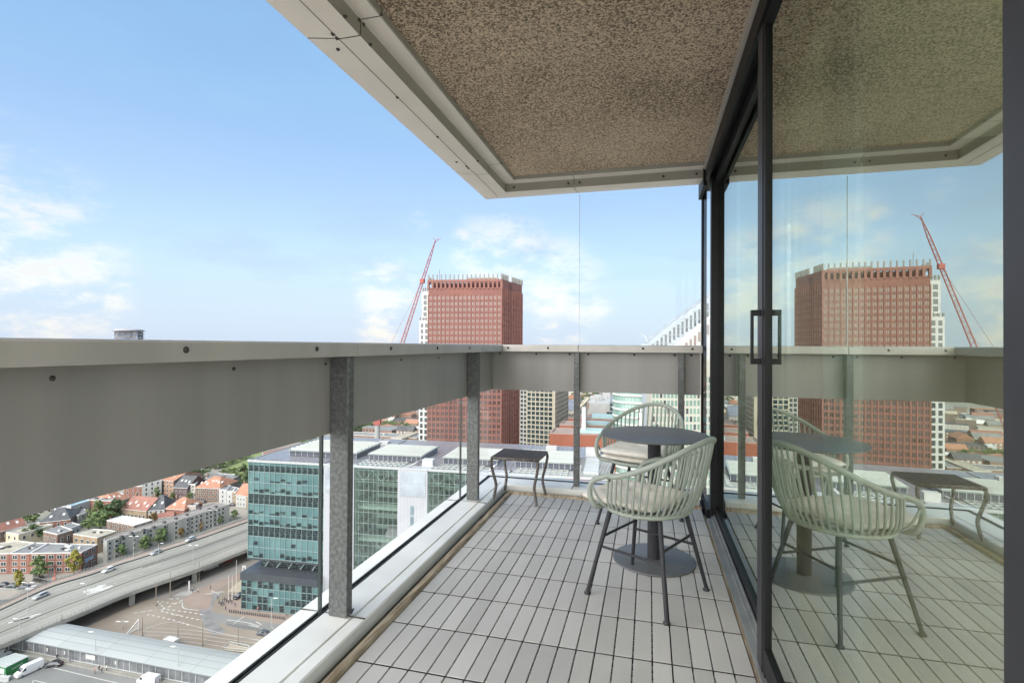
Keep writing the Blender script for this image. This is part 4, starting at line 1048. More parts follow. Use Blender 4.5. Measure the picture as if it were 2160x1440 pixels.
# round green glass tower
D3 = 262.; pc0 = A(1348,D3+14); Rr_ = 13.5
t = thing('round_glass_tower', 'curved pale green glass tower banded with white storeys', 'tower', (pc0.x,pc0.y,GZ)); 
q = MB(); zt = ZAT(770,D3,1340); q.lathe([(Rr_,0),(Rr_,zt-GZ),(0,zt-GZ)], 48); q.build('wall', teal_lit, t)
q = MB(); k = 0; hh = 3.7
while k*hh < zt-GZ-1: q.lathe([(Rr_+.25,k*hh),(Rr_+.25,k*hh+.95),(Rr_,k*hh+.95)], 48); k += 1
q.build('storey_bands', mat('cream_band',(.50,.50,.46),.6), t)
q = MB()
for j in range(48): M = Matrix.Rotation(2*pi*j/48,4,'Z'); q.box(Rr_-.1,Rr_+.12,-.06,.06,0,zt-GZ,M=M)
q.build('mullions', mull, t)
cream = mat('cream_grid_facade', (.44,.43,.36), .7, var=.05, vscale=.1)
bluew = mat('white_blue_panel', (.37,.41,.45), .5, var=.04, vscale=.1)
# tall tower with the swooping top
D4 = 250.; 
ct = thing('curved_top_tower', 'tall pale tower whose white roofline sweeps upward to the right', 'tower', A(1440,D4,GZ))
def swoop(prof, D, dp, nm, m_, zb=GZ):
    a = A(prof[0][0],D); b = A(prof[-1][0],D); u = (b.xy-a.xy).normalized(); back = Vector((-u.y,u.x,0))*dp; mb = MB()
    pts = [Vector((*A(x_,D).xy, ZAT(y_,D,x_))) for x_, y_ in prof]; n_ = len(pts)
    fr_ = pts+[Vector((p.x,p.y,zb)) for p in reversed(pts)]; bk_ = [p+back for p in fr_]; N_ = len(fr_)
    for i in range(n_-1):
        j = 2*n_-1-i; mb.add([fr_[j],fr_[j-1],fr_[i+1],fr_[i]], [(0,1,2,3)]); mb.add([bk_[j],bk_[j-1],bk_[i+1],bk_[i]], [(3,2,1,0)]); mb.add([fr_[i],fr_[i+1],bk_[i+1],bk_[i]], [(0,1,2,3)])
    mb.add([fr_[n_-1],fr_[n_],bk_[n_],bk_[n_-1]], [(3,2,1,0)]); mb.add([fr_[0],fr_[-1],bk_[-1],bk_[0]], [(0,1,2,3)])
    return mb.build(nm, m_, ct, world=True), pts
def yc(x): # roofline
    t_ = (x-1368)/107.; return 722-83*t_**.93
prof = [(x_, yc(x_)) for x_ in range(1368,1600,8)]
swoop([(x_,y_+6) for x_,y_ in prof], D4, 16, 'upper_wall', bluew)
swoop([(x_,y_) for x_,y_ in prof], D4+4, 10, 'roof_parapet', mat('parapet_pale',(.36,.38,.40),.5,.2,var=.2,vscale=.4))
_, pl2 = swoop([(x_, 728+14-52*((x_-1418)/57.)**.9 if x_>1418 else 742) for x_ in range(1412,1600,8)], D4-7, 7, 'front_wall', white)
_, pl3 = swoop([(x_, 760) for x_ in range(1374,1600,8)], D4-9, 8, 'lower_wall', cream)
f = Fac(ct)
for i in range(26):
    x_ = 1378+i*8.9*.99; p = A(x_,D4-.05); z1_ = ZAT(yc(x_)+13,D4,x_); h_ = 5+ (x_-1375)*.018
    f.add((p.x,p.y,z1_-h_), YAW, 1.0, h_, 'd')
for i in range(20):
    x_ = 1448+i*9; p = A(x_,D4-7.05); z1_ = ZAT(728+22-52*((x_-1418)/57.)**.9,D4-7,x_); f.add((p.x,p.y,z1_-5), YAW, 1.1, 4.6, 'p')
for r_ in range(20):
    for i in range(20):
        x_ = 1379+i*7.9; p = A(x_,D4-9.05); f.add((p.x,p.y,ZAT(838,D4,1400)+8-r_*3.65), YAW, 1.05, 2.5, 'g' if (i*7+r_*3)%5 else 'd')
f.done(100)
q = MB()
for y_ in (655,672,690,707,724): 
    xs = [x_ for x_ in range(1368,1600) if yc(x_)+6 < y_]
    if xs: 
        p0, p1 = A(xs[0],D4-.2), A(1590,D4-.2); z_ = ZAT(y_,D4,1450); q.tube([(p0.x,p0.y,z_),(p1.x,p1.y,z_)], .09, 4)
q.build('maintenance_rails', metal_pale, ct, world=True)
q = MB(); p = A(1366,D4); q.tube([(p.x,p.y,ZAT(722,D4,1366)),(p.x-1.2,p.y,ZAT(710,D4,1366)),(p.x-3.4,p.y,ZAT(704,D4,1366))], .3, 6); q.build('roof_crane', metal_pale, ct, world=True)
# far tower with a flat cap
D5 = 900.; p = A(272,D5); t = thing('capped_tower', 'distant slim tower with a wide flat disc roof on the left horizon', 'tower', (p.x,p.y,GZ))
M = Matrix.Translation((p.x,p.y,0)) @ Matrix.Rotation(YAW+.3,4,'Z')
z0_ = ZAT(699,D5,272)
MB().box(-17,17,-13,13,GZ,z0_,M=M).build('wall', mat('far_slate', (.19,.22,.28), .6, var=.3, vscale=.2), t, world=True)
q = MB(); q.lathe([(0,z0_+4.2),(18,z0_+4.0),(24,z0_+.6),(0,z0_+.2)], 32, (p.x,p.y,0)); q.build('disc_roof', mat('far_roof', (.32,.31,.33), .6), t, world=True)
q = MB(); 
for s_ in (-1,1): 
    for k in range(4): q.box(s_*19-2,s_*19+2,-9,9,z0_-5-k*6,z0_-4-k*6,M=M)
q.tube([(p.x,p.y,z0_+4),(p.x,p.y,z0_+16)], .3, 4); q.build('balcony_slabs', mat('far_pale', (.52,.52,.54), .6), t, world=True)
f = Fac(t)
for r_ in range(8):
    for i in range(4): v_ = M @ Vector((-12.5+i*8.2,-13.02,z0_-4.5-r_*6)); f.add(v_, YAW+.3, 4.5, 3.2, 'p' if (i+r_)%3 else 'd')
f.done()
# ================================================================ crane
Dc = 282.; pv = A(797.5,Dc,ZAT(886,Dc,797)); tip = A(917,Dc,ZAT(507,Dc,917))
cr = thing('luffing_crane', 'red lattice luffing crane rising left of the red tower', 'crane', (pv.x,pv.y,GZ))
redc = mat('crane_red', (.36,.085,.065), .6, var=.1, vscale=.3)
q = MB(); q.tube([(pv.x,pv.y,GZ),(pv.x,pv.y,pv.z-2)], 1.35, 14); q.build('mast', mat('mast_grey', (.33,.34,.33), .7), cr, world=True)
q = MB(); M = Matrix.Translation(pv) @ Matrix.Rotation(YAW,4,'Z'); q.box(-1.8,1.8,-1.6,1.6,-2.4,1.2,M=M); q.box(-4.6,-1.6,-1.2,1.2,-.4,.8,M=M); q.tube([M @ Vector((-1,0,1.5)), M @ Vector((-7,0,13)), M @ Vector((-3,0,1))], .3, 5); q.build('slewing_platform', redc, cr, world=True)
def lattice(a, b, w0, w1, nseg, r, mat_, nm, sag=0):
    a = Vector(a); b = Vector(b); t_ = (b-a).normalized(); s_ = t_.cross(Vector((-sin(YAW),cos(YAW),0))).normalized(); f_ = t_.cross(s_); mb = MB(); rings = []
    for i in range(nseg+1):
        k = i/nseg; w = w0+(w1-w0)*k; w *= min(1, .25+k*9, .2+(1-k)*8); c = a.lerp(b,k); rings.append([c+s_*w+f_*w, c+s_*w-f_*w, c-s_*w-f_*w, c-s_*w+f_*w])
    for j in range(4): mb.tube([rg_[j] for rg_ in rings], r, 4, caps=False)
    for i in range(nseg):
        for j in range(4): mb.tube([rings[i][j], rings[i+1][(j+1)%4]], r*.6, 3, caps=False)
        if i%3 == 0:
            for j in range(4): mb.tube([rings[i][j], rings[i][(j+1)%4]], r*.8, 3, caps=False)
    return mb.build(nm, mat_, cr, world=True)
lattice(pv, tip, 1.05, .55, 44, .125, redc, 'jib')
q = MB(); m1 = pv.lerp(tip,.775); q.box(m1.x-1.1,m1.x+1.1,m1.y-1,m1.y+1,m1.z-1.2,m1.z+1.0); q.build('jib_winch', redc, cr, world=True)
q = MB(); q.tube([tip, tip+Vector((3.0,.8,1.4))], .12, 4); q.tube([tip+Vector((-.5,0,-1.5)), tip+Vector((2.0,.5,1.0))], .1, 4); q.tube([tip, tip+Vector((-1.2,-.3,1.6))], .1, 4); q.build('jib_head', redc, cr, world=True)
q = MB(); up = M @ Vector((-7,0,13)); q.tube([up, m1], .09, 4, caps=False); q.tube([up+Vector((.5,0,0)), pv.lerp(tip,.5)], .05, 4, caps=False); q.build('pendant_cable', mat('cable', (.3,.2,.19), .6), cr, world=True)
# ================================================================ houses
def PP(pts, z): return [P(x,y,z) for x,y in pts]
W3 = lambda z0, n=3, w=1.1, h=1.5, step=2.2, st=2.45, k='w': dict(z=[z0+st*i for i in range(n)], w=w, h=h, step=step, k=k)
RB = -79.5
G1 = 'red brick terrace along the square'
flat('red brick terrace end house with blue wall painting beside the yellow tree', PP([(62,1168),(172,1166),(206,1149),(102,1146)],RB), RB, brickr, roofg, win=W3(-86.4,3,2.0,1.6,3.0), bits=8, name='brick_terrace_house', group=G1)
flat('red brick terrace house with slate grey roof left of the green tree', PP([(20,1168),(61.5,1168),(101,1146),(75,1145)],RB), RB, brickr, roofg, win=W3(-86.4,3,1.9,1.6,2.8), bits=3, name='brick_terrace_house', group=G1)
flat('red brick terrace house with tan gravel roof at the left edge of the view', PP([(-40,1170),(19.5,1168),(74,1145),(40,1141),(-20,1148)],RB), RB, brickr, rooft, win=W3(-86.4,3,2.0,1.6,2.9), bits=4, name='brick_terrace_house', group=G1)
mur = bpy.data.objects['brick_terrace_house']   # painted wall patch on the end wall
a, b = P(174,1165.5,RB), P(205,1149.5,RB); u_ = (b.xy-a.xy); Lw = u_.length; Mw = Matrix.Translation((a.x,a.y,0)) @ Matrix.Rotation(atan2(u_.y,u_.x),4,'Z')
q = MB(); rnd = random.Random(3)
for k in range(14): s_ = .18+.035*k; z_ = -83.9+rnd.uniform(-.3,.3); q.box(Lw*s_,Lw*(s_+.05),-.05-.002*k,0,z_,z_+rnd.uniform(1.0,1.9),k%3,M=Mw)
q.build('wall_painting', [mat('paint_blue',(.20,.40,.62),.7),mat('paint_pale',(.55,.66,.72),.7),mat('paint_grey',(.30,.33,.38),.7)], mur, world=True)
gb = flat('long curved grey apartment block with rows of small windows beside the viaduct', PP([(218,1142),(226,1142),(236,1138.5),(270,1128),(295,1120.5),(340,1108),(379,1097),(430,1081),(484,1064.5),(470,1060.5),(452,1060.5),(400,1079),(351,1095),(300,1110),(245,1127),(219,1137)],-78.6), -78.6, stone, mat('roof_brown_grey',(.25,.225,.205),.9,var=.12,vscale=.2), name='apartment_block', cat='apartment block', rim=stone)
f = Fac(gb); pts_ = PP([(218,1142),(226,1142),(236,1138.5),(270,1128),(295,1120.5),(340,1108),(379,1097),(430,1081),(484,1064.5)],-78.6)
for i in range(len(pts_)-1):
    if i < 1: continue
    f.wall(pts_[i], pts_[i+1], [-86.3,-84.2,-82.1,-80.2], 1.3, 1.3, step=2.1, margin=.4, kind='w', skip=lambda a_,r_,i=i: (a_*7+i)%6 == 0)
f.done(100)
for x_,y_ in ((256,1131),(277,1123.5),(303,1117),(324,1111),(346,1101),(371,1093),(394,1085),(421,1072),(441,1073),(455,1068)):
    p = P(x_,y_,-78.2); MB().box(p.x-.6,p.x+.6,p.y-.45,p.y+.45,-78.6,-77.75).build('roof_vent', mat('vent_dark',(.07,.065,.065),.8), gb, world=True)
q = MB()
for i in (2,4,5,6,7):
    c_ = pts_[i].lerp(pts_[i+1], .35 if i != 5 else .15); d = (pts_[i+1].xy-pts_[i].xy).normalized(); M = Matrix.Translation((c_.x,c_.y,0)) @ Matrix.Rotation(atan2(d.y,d.x),4,'Z')
    for r_ in range(9):
        for s_ in (0,1): q.box(s_*.9,s_*.9+.6,-.07,.0,-86.2+r_*.85,-85.7+r_*.85,M=M)
q.build('stair_tower_blocks', cg, gb, world=True)
flat('brick hall with a bright white flat roof behind the grey apartment block', PP([(225,1098),(283,1109),(322,1097),(258,1088)],-80), -80, brickb, roofw, win=W3(-84.5,2,1.2,1.7,2.6), name='white_roof_hall', cat='hall', rim=roofw)
flat('low tan brick building with gravel roof at the end of the grey apartment block', PP([(154,1127),(205,1135),(245,1121),(232,1118),(196,1116)],-80.6), -80.6, brickt, rooft, win=W3(-83.4,1,1.6,1.5,3), bits=3)
flat('brown brick building with pale skylight and white side wall', PP([(91,1121),(121,1128),(154,1118),(129,1109)],-79.8), -79.8, brickb, roofg, win=W3(-83.6,1,.9,2.4,1.9), bits=2)
flat('small grey roofed annex beside the big garden trees', PP([(130,1112),(147,1116),(170,1107),(152,1102)],-80.6), -80.6, white, roofg, win=W3(-83.0,1,1.1,1.4,2))
t = gabled('dark mansard roofed building behind the brown brick one', P(84,1101,-80.4), P(148,1094,-80.4), 15, -80.4, 3.6, brickr, tiled, hip=4, win=W3(-83,1), sky=2)
flat('long low beige building with tan roof at the left', PP([(12,1123),(39,1128),(112,1107),(80,1101)],-81.6), -81.6, mat('beige_render',(.55,.48,.34),.8), rooft, win=W3(-84,1,1.2,1.5,2.6), bits=2)
gabled('long dark red roofed house with dormer at the far left below the panel', P(-30,1128,-81), P(54,1107,-81), 11, -81, 4.6, brickb, tiler, win=W3(-84,1), sky=4)
flat('white box building with blue roof edge behind the mansard roof', PP([(140,1067),(150,1068),(191,1055.5),(180,1052)],-79), -79, white, mat('blue_roof',(.25,.42,.52),.6), win=W3(-84,2,1,1.3,9))
flat('small pale grey house left of the white box building', PP([(114,1074),(139.5,1075),(150,1069),(124,1068)],-80.5), -80.5, mat('pale_render',(.6,.6,.6),.8), roofg, win=W3(-84,1,1.1,1.3,2.2))
flat('low grey roofed row house with small pale windows below the white box', PP([(147,1086),(166,1087),(192,1078.5),(178,1074)],-81), -81, stone, roofg, win=W3(-85,2,1,1.2,2.2))
for k,(x0_,x1_,l_) in enumerate(((192,208,'brick apartment house with projecting bays, left of the orange hipped roof'),(209,234,'wider brick apartment house touching the orange hipped roof'))):
    flat(l_, PP([(x0_,1055+k),(x1_,1056+k),(x1_+10,1048),(x0_+12,1047)],-78.5), -78.5, brickr, roofg, win=W3(-86,3,1.3,1.5,2.4), bits=1)
gabled('orange hipped roof house above the dark green garden tree', P(236,1060,-80), P(273,1049,-80), 14, -80, 4.6, brickt, tileo, hip=3.5, win=W3(-84,1), sky=4)
gabled('tan brick house with long red brown tiled roof and skylights', P(258,1072,-81.2), P(309,1077,-81.2), 13, -81.2, 4.8, brickt, tiler, win=W3(-85,1,1.1,1.6,2.2), sky=5)
gabled('white house with steep dark grey roof between the red brown roofs', P(311,1076,-81.2), P(347,1074,-81.2), 14, -81.2, 5.6, white, tiled, hip=3, win=W3(-85.4,2,.9,1.4,2), sky=2)
gabled('brick house with orange and red hipped roof right of the dark roof', P(350,1071.5,-80.8), P(389,1074,-80.8), 12, -80.8, 4.2, brickr, tileo, hip=4, win=W3(-84.5,1,1,1.3,2.6), sky=2)
gabled('low outbuilding with small red roof behind the apartment block', P(334,1092,-83.5), P(366,1088,-83.5), 6, -83.5, 1.6, white, tiler, chim=0)
flat('pinkish grey flat roofed house next to the orange hipped roof', PP([(389,1067),(413,1067),(420,1061),(397,1060)],-80), -80, mat('pinkish_render',(.45,.38,.35),.8), roofg, win=W3(-83,1,1,1.4,2.6), bits=1)
flat('brick row house in the far row partly under the balcony panel', PP([(262,1026),(299,1026),(303,1016),(266,1016)],-79.5), -79.5, brickr, roofg, win=W3(-86,3,1,1.5,2.3))
flat('pale plastered house with tall windows facing the square', PP([(300,1021),(341,1014),(338,1004),(300,1010)],-77), -77, mat('plaster_grey_white',(.58,.57,.53),.8), roofg, win=W3(-86,4,1.0,1.5,2.2,2.5))
gabled('tall brick and stone house with orange roof behind the square', P(341,1012,-77), P(366,1014,-77), 20, -77, 3.2, mat('banded_brick',(.42,.27,.19),.8,var=.25,vscale=.6), tileo, win=W3(-86,4,1,1.5,2.1,2.5), sky=1)
gabled('purple brick house with dark tiled roof on the square', P(366,1027,-79.8), P(395.5,1028.5,-79.8), 15, -79.8, 5, brickp, tiled, win=W3(-85.8,2,1.1,1.3,2.3,3), sky=3)
flat('narrow white banded house with dark mansard between purple and brown brick houses', PP([(396,1021),(412,1022),(421,1012),(405,1011)],-78.4), -78.4, mat('white_banded',(.5,.46,.42),.8,var=.3,vscale=.8), roofg, win=W3(-86,4,.9,1.3,1.7,2.0))
gabled('large brown brick corner house with bright orange hipped roof and skylights', P(412,1028,-79.2), P(463,1029.5,-79.2), 17, -79.2, 4.6, brickb, tileo, hip=5, win=W3(-86,3,1.0,1.5,2.0,2.5), sky=7)
flat('white three storey corner house right of the orange hipped corner house', PP([(462,1033),(478,1034),(487,1024),(471,1022)],-79.5), -79.5, white, roofg, win=W3(-86,3,.9,1.4,2.0,2.4), bits=1)
flat('lower white house next to the white corner house', PP([(478.5,1036),(490,1037),(498,1028),(486,1026)],-80), -80, white, roofg, win=W3(-86,2,.9,1.4,2.0,2.6))
flat('narrow tan brick house between two white houses', PP([(490.5,1037),(498,1038),(505,1030),(498,1028)],-79.8), -79.8, brickt, roofg, win=W3(-86,3,.8,1.4,1.7,2.2))
gabled('white house with steep orange roof beside the teal glass block', P(498,1042,-80.4), P(519,1045,-80.4), 10, -80.4, 5, white, tileo, win=W3(-86,2,.8,1.4,1.7,2.6), sky=0)
gabled('brick house with orange roof half hidden by the teal glass block', P(519.5,1045,-80.4), P(540,1047,-80.4), 10, -80.4, 5, brickt, tileo, win=W3(-86,2,.8,1.4,1.7,2.6), sky=0)
flat('low grey office with row of white vents on the roof by the lawn', PP([(433,1008),(470,1020),(508,1002),(458,998)],-80.5), -80.5, stone, roofg, win=W3(-84,1,1,1.2,2), bits=6)
flat('distant long red brick row beyond the teal glass block', PP([(556,962),(640,938),(634,934),(552,955)],-80), -80, brickr, tiler, win=W3(-84,1,1.6,1.4,4), name='brick_row')
flat('brown brick block with white window strips behind the glass roof', PP([(738,917),(880,924),(886,916),(742,911)],-77), -77, brickb, roofg, win=W3(-85,3,1.6,1.6,3.4), bits=4, name='brick_block')
flat('long low building with tan roof beside the white tower foot', PP([(824,924),(847,926),(886,911),(868,908)],-76), -76, mat('brown_render',(.30,.25,.20),.8), rooft, win=W3(-83,2,1.6,1.5,3.4), name='brick_block')
flat('small white gabled end building beyond the tree row', PP([(818,884),(829,884.5),(834,880),(824,879)],-76), -76, white, roofw)
# ================================================================ scattered far houses
rnd = random.Random(21)
fw = [mat('far_brick',(.30,.19,.145),.85,var=.25,vscale=.03), mat('far_render',(.50,.47,.42),.85,var=.15,vscale=.03), mat('far_brown',(.24,.19,.16),.85,var=.2,vscale=.03)]
fr_ = [tiler, roofg, rooft, tileo, tiled, roofw]
fd = []
def far_house(x, y, rz, w_, d_, h_, kind, wi, ri):
    q = MB(); q.box(-w_/2,w_/2,-d_/2,d_/2,0,h_,0)
    r = MB(); 
    if kind: r.add([(-w_/2-.3,-d_/2-.3,h_),(w_/2+.3,-d_/2-.3,h_),(w_/2+.3,d_/2+.3,h_),(-w_/2-.3,d_/2+.3,h_),(-w_/2-.3,0,h_+d_*.35),(w_/2+.3,0,h_+d_*.35)], [(0,1,5,4),(2,3,4,5),(0,4,3),(1,2,5)])
    else: r.box(-w_/2-.2,w_/2+.2,-d_/2-.2,d_/2+.2,h_+.003,h_+.5)
    return q, r
words_w = ['red brick','pale rendered','brown brick']; words_r = ['red tiled','grey','tan','orange','dark','white']
sectors = [(770,892,300,900,62),(1180,1310,430,1300,64)]
cnt = 0
for (xa,xb,Da,Db,nn) in sectors:
    for k in range(nn):
        D = Da+(Db-Da)*((k+rnd.random())/nn)**1.3; px_ = rnd.uniform(xa,xb)
        if xa == 770 and D < 470: continue
        p = A(px_, D); w_, d_, h_ = rnd.uniform(12,42), rnd.uniform(9,14), rnd.choice((6,8,10,12)); rz = rnd.choice((.1,.12,1.65,.4))+rnd.uniform(-.05,.05)
        wi, ri, kd = rnd.randrange(3), rnd.randrange(6), rnd.random() < .5
        q, r = far_house(p.x,p.y,rz,w_,d_,h_,kd,wi,ri)
        side_ = 'left of the white tower foot' if xa == 770 else 'beyond the red blocks'
        t = thing('distant_house', 'distant %s building, %s roof, %s' % (words_w[wi], words_r[ri], side_), 'house', (p.x,p.y,GZ), rz, 'distant houses %s: %s, %s roof' % (side_, words_w[wi], words_r[ri]))
        q.build('wall', fw[wi], t); r.build('roof', fr_[ri], t)
        m_ = MB()
        for r_ in range(int(h_/3)): 
            for i in range(int(w_/3.2)): m_.box(-w_/2+1+i*3.2,-w_/2+2.4+i*3.2,-d_/2-.08,-d_/2,1+r_*3,2.6+r_*3)
        if D < 700: m_.build('windows', wfr if k%2 else cg, t)
        cnt += 1
# the rest of the far city reads as one mass
q = MB()
for k in range(2600):
    D = 520+3200*rnd.random()**1.3; px_ = rnd.uniform(-900,2600)
    if D < 1350 and (700 < px_ < 950 or 1100 < px_ < 1500): continue
    p = A(px_, D); w_, d_, h_ = rnd.uniform(12,50), rnd.uniform(9,16), rnd.choice((6,8,9,11,14)); M = Matrix.Translation((p.x,p.y,GZ)) @ Matrix.Rotation(rnd.choice((.1,1.65,.5))+rnd.uniform(-.1,.1),4,'Z')
    q.box(-w_/2,w_/2,-d_/2,d_/2,0,h_,rnd.randrange(3),M=M); q.box(-w_/2,w_/2,-d_/2,d_/2,h_,h_+.4,3+rnd.randrange(6),M=M)
tag(q.build('distant_city', fw+fr_), kind='stuff')
# ================================================================ trees
def leafmat(name, c1, c2):
    m = mat(name, c1, .7, vscale=.9, col2=c2, spec=.25); return m
LM = [leafmat('leaf_green',(.045,.08,.028),(.15,.20,.075)), leafmat('leaf_dark',(.03,.055,.025),(.095,.13,.055)), leafmat('leaf_yellow',(.15,.14,.025),(.36,.31,.06)), leafmat('leaf_light',(.08,.12,.035),(.20,.25,.10)), leafmat('leaf_orange',(.16,.10,.03),(.30,.2,.07))]
bark = mat('bark', (.10,.075,.055), .9, var=.2, vscale=3)
def crown_mesh(seed, H, R, nclump, nleaf, ls, conic=0):
    rnd = random.Random(seed); mb = MB(); ctr = []
    for k in range(nclump):
        t_ = rnd.random(); ang = rnd.uniform(0,2*pi); prof_ = (sin(pi*min(1,(t_*.86+.12)))**.7)*(1-conic*t_); rr = R*prof_*rnd.uniform(.25,.95)
        ctr.append((Vector((rr*cos(ang), rr*sin(ang), H*(.30+.64*t_))), rnd.uniform(.20,.36)*R*(1-.35*t_)))
    for c, r_ in ctr:
        for i in range(nleaf):
            d = Vector((rnd.gauss(0,1),rnd.gauss(0,1),rnd.gauss(0,.8))).normalized(); p = c+d*r_*rnd.uniform(.55,1.08)
            n_ = (d+Vector((rnd.uniform(-.6,.6),rnd.uniform(-.6,.6),rnd.uniform(-.2,.8)))).normalized(); a = n_.orthogonal().normalized(); b = n_.cross(a); s_ = ls*rnd.uniform(.6,1.3)
            a, b = (a*cos(i)+b*sin(i)), (b*cos(i)-a*sin(i))
            mb.add([p-a*s_, p-b*s_*.6, p+a*s_, p+b*s_*.6], [(0,1,2,3)])
    tr = MB(); tr.tube([(0,0,0),(.05,.02,H*.25),(0,.06,H*.5),(.05,0,H*.8)], [.16*R/2.5+.05,.12*R/2.5+.04,.08,.03], 7)
    for c, r_ in ctr[::3]: tr.tube([(0,0,H*.28+.1*c.z),(c.x*.5,c.y*.5,c.z*.8),tuple(c)], [.07,.045,.02], 4, caps=False)
    return mb, tr
PROT = {}
def tree(label, px_, py_, H, R, lm, seed=0, conic=0, big=False, at=None, group='trees among the houses', z=GZ):
    key = (lm, seed, conic, big)
    if key not in PROT:
        mb, tr = crown_mesh(seed*13+lm, 10, 3.6, 34 if big else 22, 60 if big else 46, .34 if big else .42, conic)
        t = thing('tree', label, 'tree', (0,0,0), group=group); mb.build('crown', LM[lm], t); tr.build('trunk', bark, t); PROT[key] = t; c = t
    else: c = dup(PROT[key])
    p = at or P(px_,py_,z); c.location = p; c.scale = (R/3.6,R/3.6,H/10); c.rotation_euler = (0,0,px_*1.7); c['label'] = label; c['group'] = group
    return c
tree('yellow green street tree in front of the red brick end house', 156,1217,10.5,3.3,2,1,.45,True)
tree('green leaning street tree between the brick terrace and the bicycles', 83,1221,9,3.6,0,2,.2,True)
tree('small yellowing tree beside the four parked cars', 38,1243,7.2,2.5,2,3,.1)
tree('largest green garden tree left of the white roofed hall', 212,1122,10.5,6.0,0,4,0,True)
tree('tall green garden tree behind the largest one', 203,1106,12,4.6,3,5,.2,True)
tree('dark green broad tree behind the white roofed hall', 246,1098,11,6.2,1,6,0,True)
tree('low wide shrub like tree between the tan roofs and garden', 186,1120,6,4.2,0,7)
tree('slim dark conifer like tree before the pale row house', 165,1101,7,2.2,1,8,.5)
tree('light green tree above the long beige building', 72,1105,8.5,4.0,3,9,.1,True)
tree('dark bush like tree behind the light green one', 58,1102,6,3.2,1,10)
tree('wide dark green tree beside the brown brick building', 70,1142,8.5,4.4,1,11,0,True)
tree('green tree at the middle of the grey apartment block front', 337,1150,8.5,3.7,0,12,.2,True)
tree('green tree at the left part of the grey apartment block', 306,1163,7,3.0,0,13,.3,True)
tree('small green tree near the curved end of the apartment block', 256,1177,6,2.8,0,14,.3)
tree('thin brownish tree in front of the apartment block', 382,1136,5.6,1.9,4,15,.2)
tree('thin olive tree near the tall lamp and apartment block', 423,1121,5.2,1.9,4,16,.2)
tree('slim green tree at the right end of the apartment block', 462,1107,5.6,1.9,0,17,.3)
tree('small bushy tree right of the apartment block end', 495,1095,5,2.4,0,18)
tree('green square tree before the pale plastered house', 332,1056,8.5,2.7,0,19,.3)
tree('dark conifer beside the parked white cars on the square', 296,1048,7,2.0,1,20,.5)
tree('small round tree in front of the purple brick house', 400,1058,5.6,2.4,0,21)
tree('little tree between square and dark roof', 364,1056,5,1.8,3,22)
tree('large dark tree behind the orange corner house', 428,1008,12,6.5,1,23,0,True)
tree('smaller green tree left of the large dark tree', 405,1006,9,5,0,24)
tree('tall dark poplar like tree touching the teal glass block', 513,1030,15,5,1,25,.2,True)
tree('garden tree beside the small pale grey house', 104,1078,7,5,3,26)
tree('reddish tree in the garden behind the white roofed hall', 325,1100,5,3.0,4,27)
tree('small dark green tree between tan roof and apartment block', 212,1143,5.5,2.2,0,28)
rt_ = thing('plaza_sculpture', 'small red cone shaped sculpture beside the bicycle racks', 'sculpture', P(115,1231,GZ))
q = MB(); q.lathe([(.95,0),(1.05,.6),(.85,1.4),(.45,2.1),(.18,2.8),(.10,3.8),(.05,5.4),(0,5.4)], 14); q.build('body', mat('sculpture_red',(.48,.10,.045),.6,var=.15,vscale=1), rt_)
for k in range(8): tree('green bush on the edge of the lawn left of the teal glass block', 455+k*9+rnd.uniform(-2,2), 990-k*3.4+rnd.uniform(-2,2), rnd.uniform(4,6), rnd.uniform(3,5), rnd.choice((0,3)), 18+k%3, group='bushes along the lawn')
for k in range(4): tree('round bush at the near side of the lawn', 470+k*12, 1000-k*2, 3.5, 3, 3, 18, group='bushes near the low office')
for k in range(34): tree('tree of the long green row left of the white tower', 744+k*4.3, 913-(k%3)*3, rnd.uniform(8,12), rnd.uniform(6,8.5), rnd.choice((0,0,1,3)), 23+k%3, big=(k%3==0), group='long row of trees left of the white tower')
for k in range(10): tree('distant tree between houses beyond the tree row', 800+k*9, 893-k*1.5, 8, 7, rnd.choice((0,3)), 24, group='distant trees beyond the tree row')
for k in range(10): tree('distant tree in the quarter beyond the red blocks', 1190+k*11, rnd.uniform(838,852), 11, 8, rnd.choice((0,1)), 24, group='distant trees beyond the red blocks')
tree('light green tree at the far left corner of the glass roof', 648,942,12,9,3,9,.1,True)
# ================================================================ street furniture
def hpole(px_, by, ty, z=GZ):
    p = P(px_,by,z); d = CR @ Vector(((px_-1080)/FPX, -(ty-720)/FPX, -1)); t_ = hypot(p.x,p.y)/hypot(d.x,d.y); return p, HC+d.z*t_-z
pole_m = mat('lamp_pole_pale', (.46,.48,.46), .5, .2); pole_b = mat('tram_pole_brown', (.26,.22,.17), .7); lampw = mat('lamp_head', (.7,.7,.68), .5)
def lamp(label, px_, by, ty, arms, z=GZ):
    p, h = hpole(px_,by,ty,z); t = thing('street_lamp', label, 'street lamp', p, YAW, 'street lamps')
    MB().tube([(0,0,0),(0,0,h*.5),(0,0,h)], [.11,.09,.06], 7).build('pole', pole_m, t)
    for s in arms: 
        q = MB(); q.tube([(0,0,h-.05),(s*.9,0,h+.12)], .04, 5); q.build('arm', pole_m, t)
        q = MB(); q.box(min(s*.7,s*1.9),max(s*.7,s*1.9),-.18,.18,h+.08,h+.24); q.build('lamp_head', lampw, t, bevel=.04)
    return t
lamp('double headed lamp on the viaduct median near the four parked cars', 58,1288,1229,(-1,1),VZ)
lamp('single pale lamp on the near viaduct edge above the canopy', 182,1286,1231,(-1,),VZ)
lamp('lamp on the viaduct before the curved apartment block end', 282,1174,1131,(1,-1),VZ)
lamp('thin grey lamp beside the silver car on the viaduct', 334,1181,1146,(1,),VZ)
lamp('double headed lamp on the near viaduct edge above the white van', 407.5,1191,1150,(-1,1),VZ)
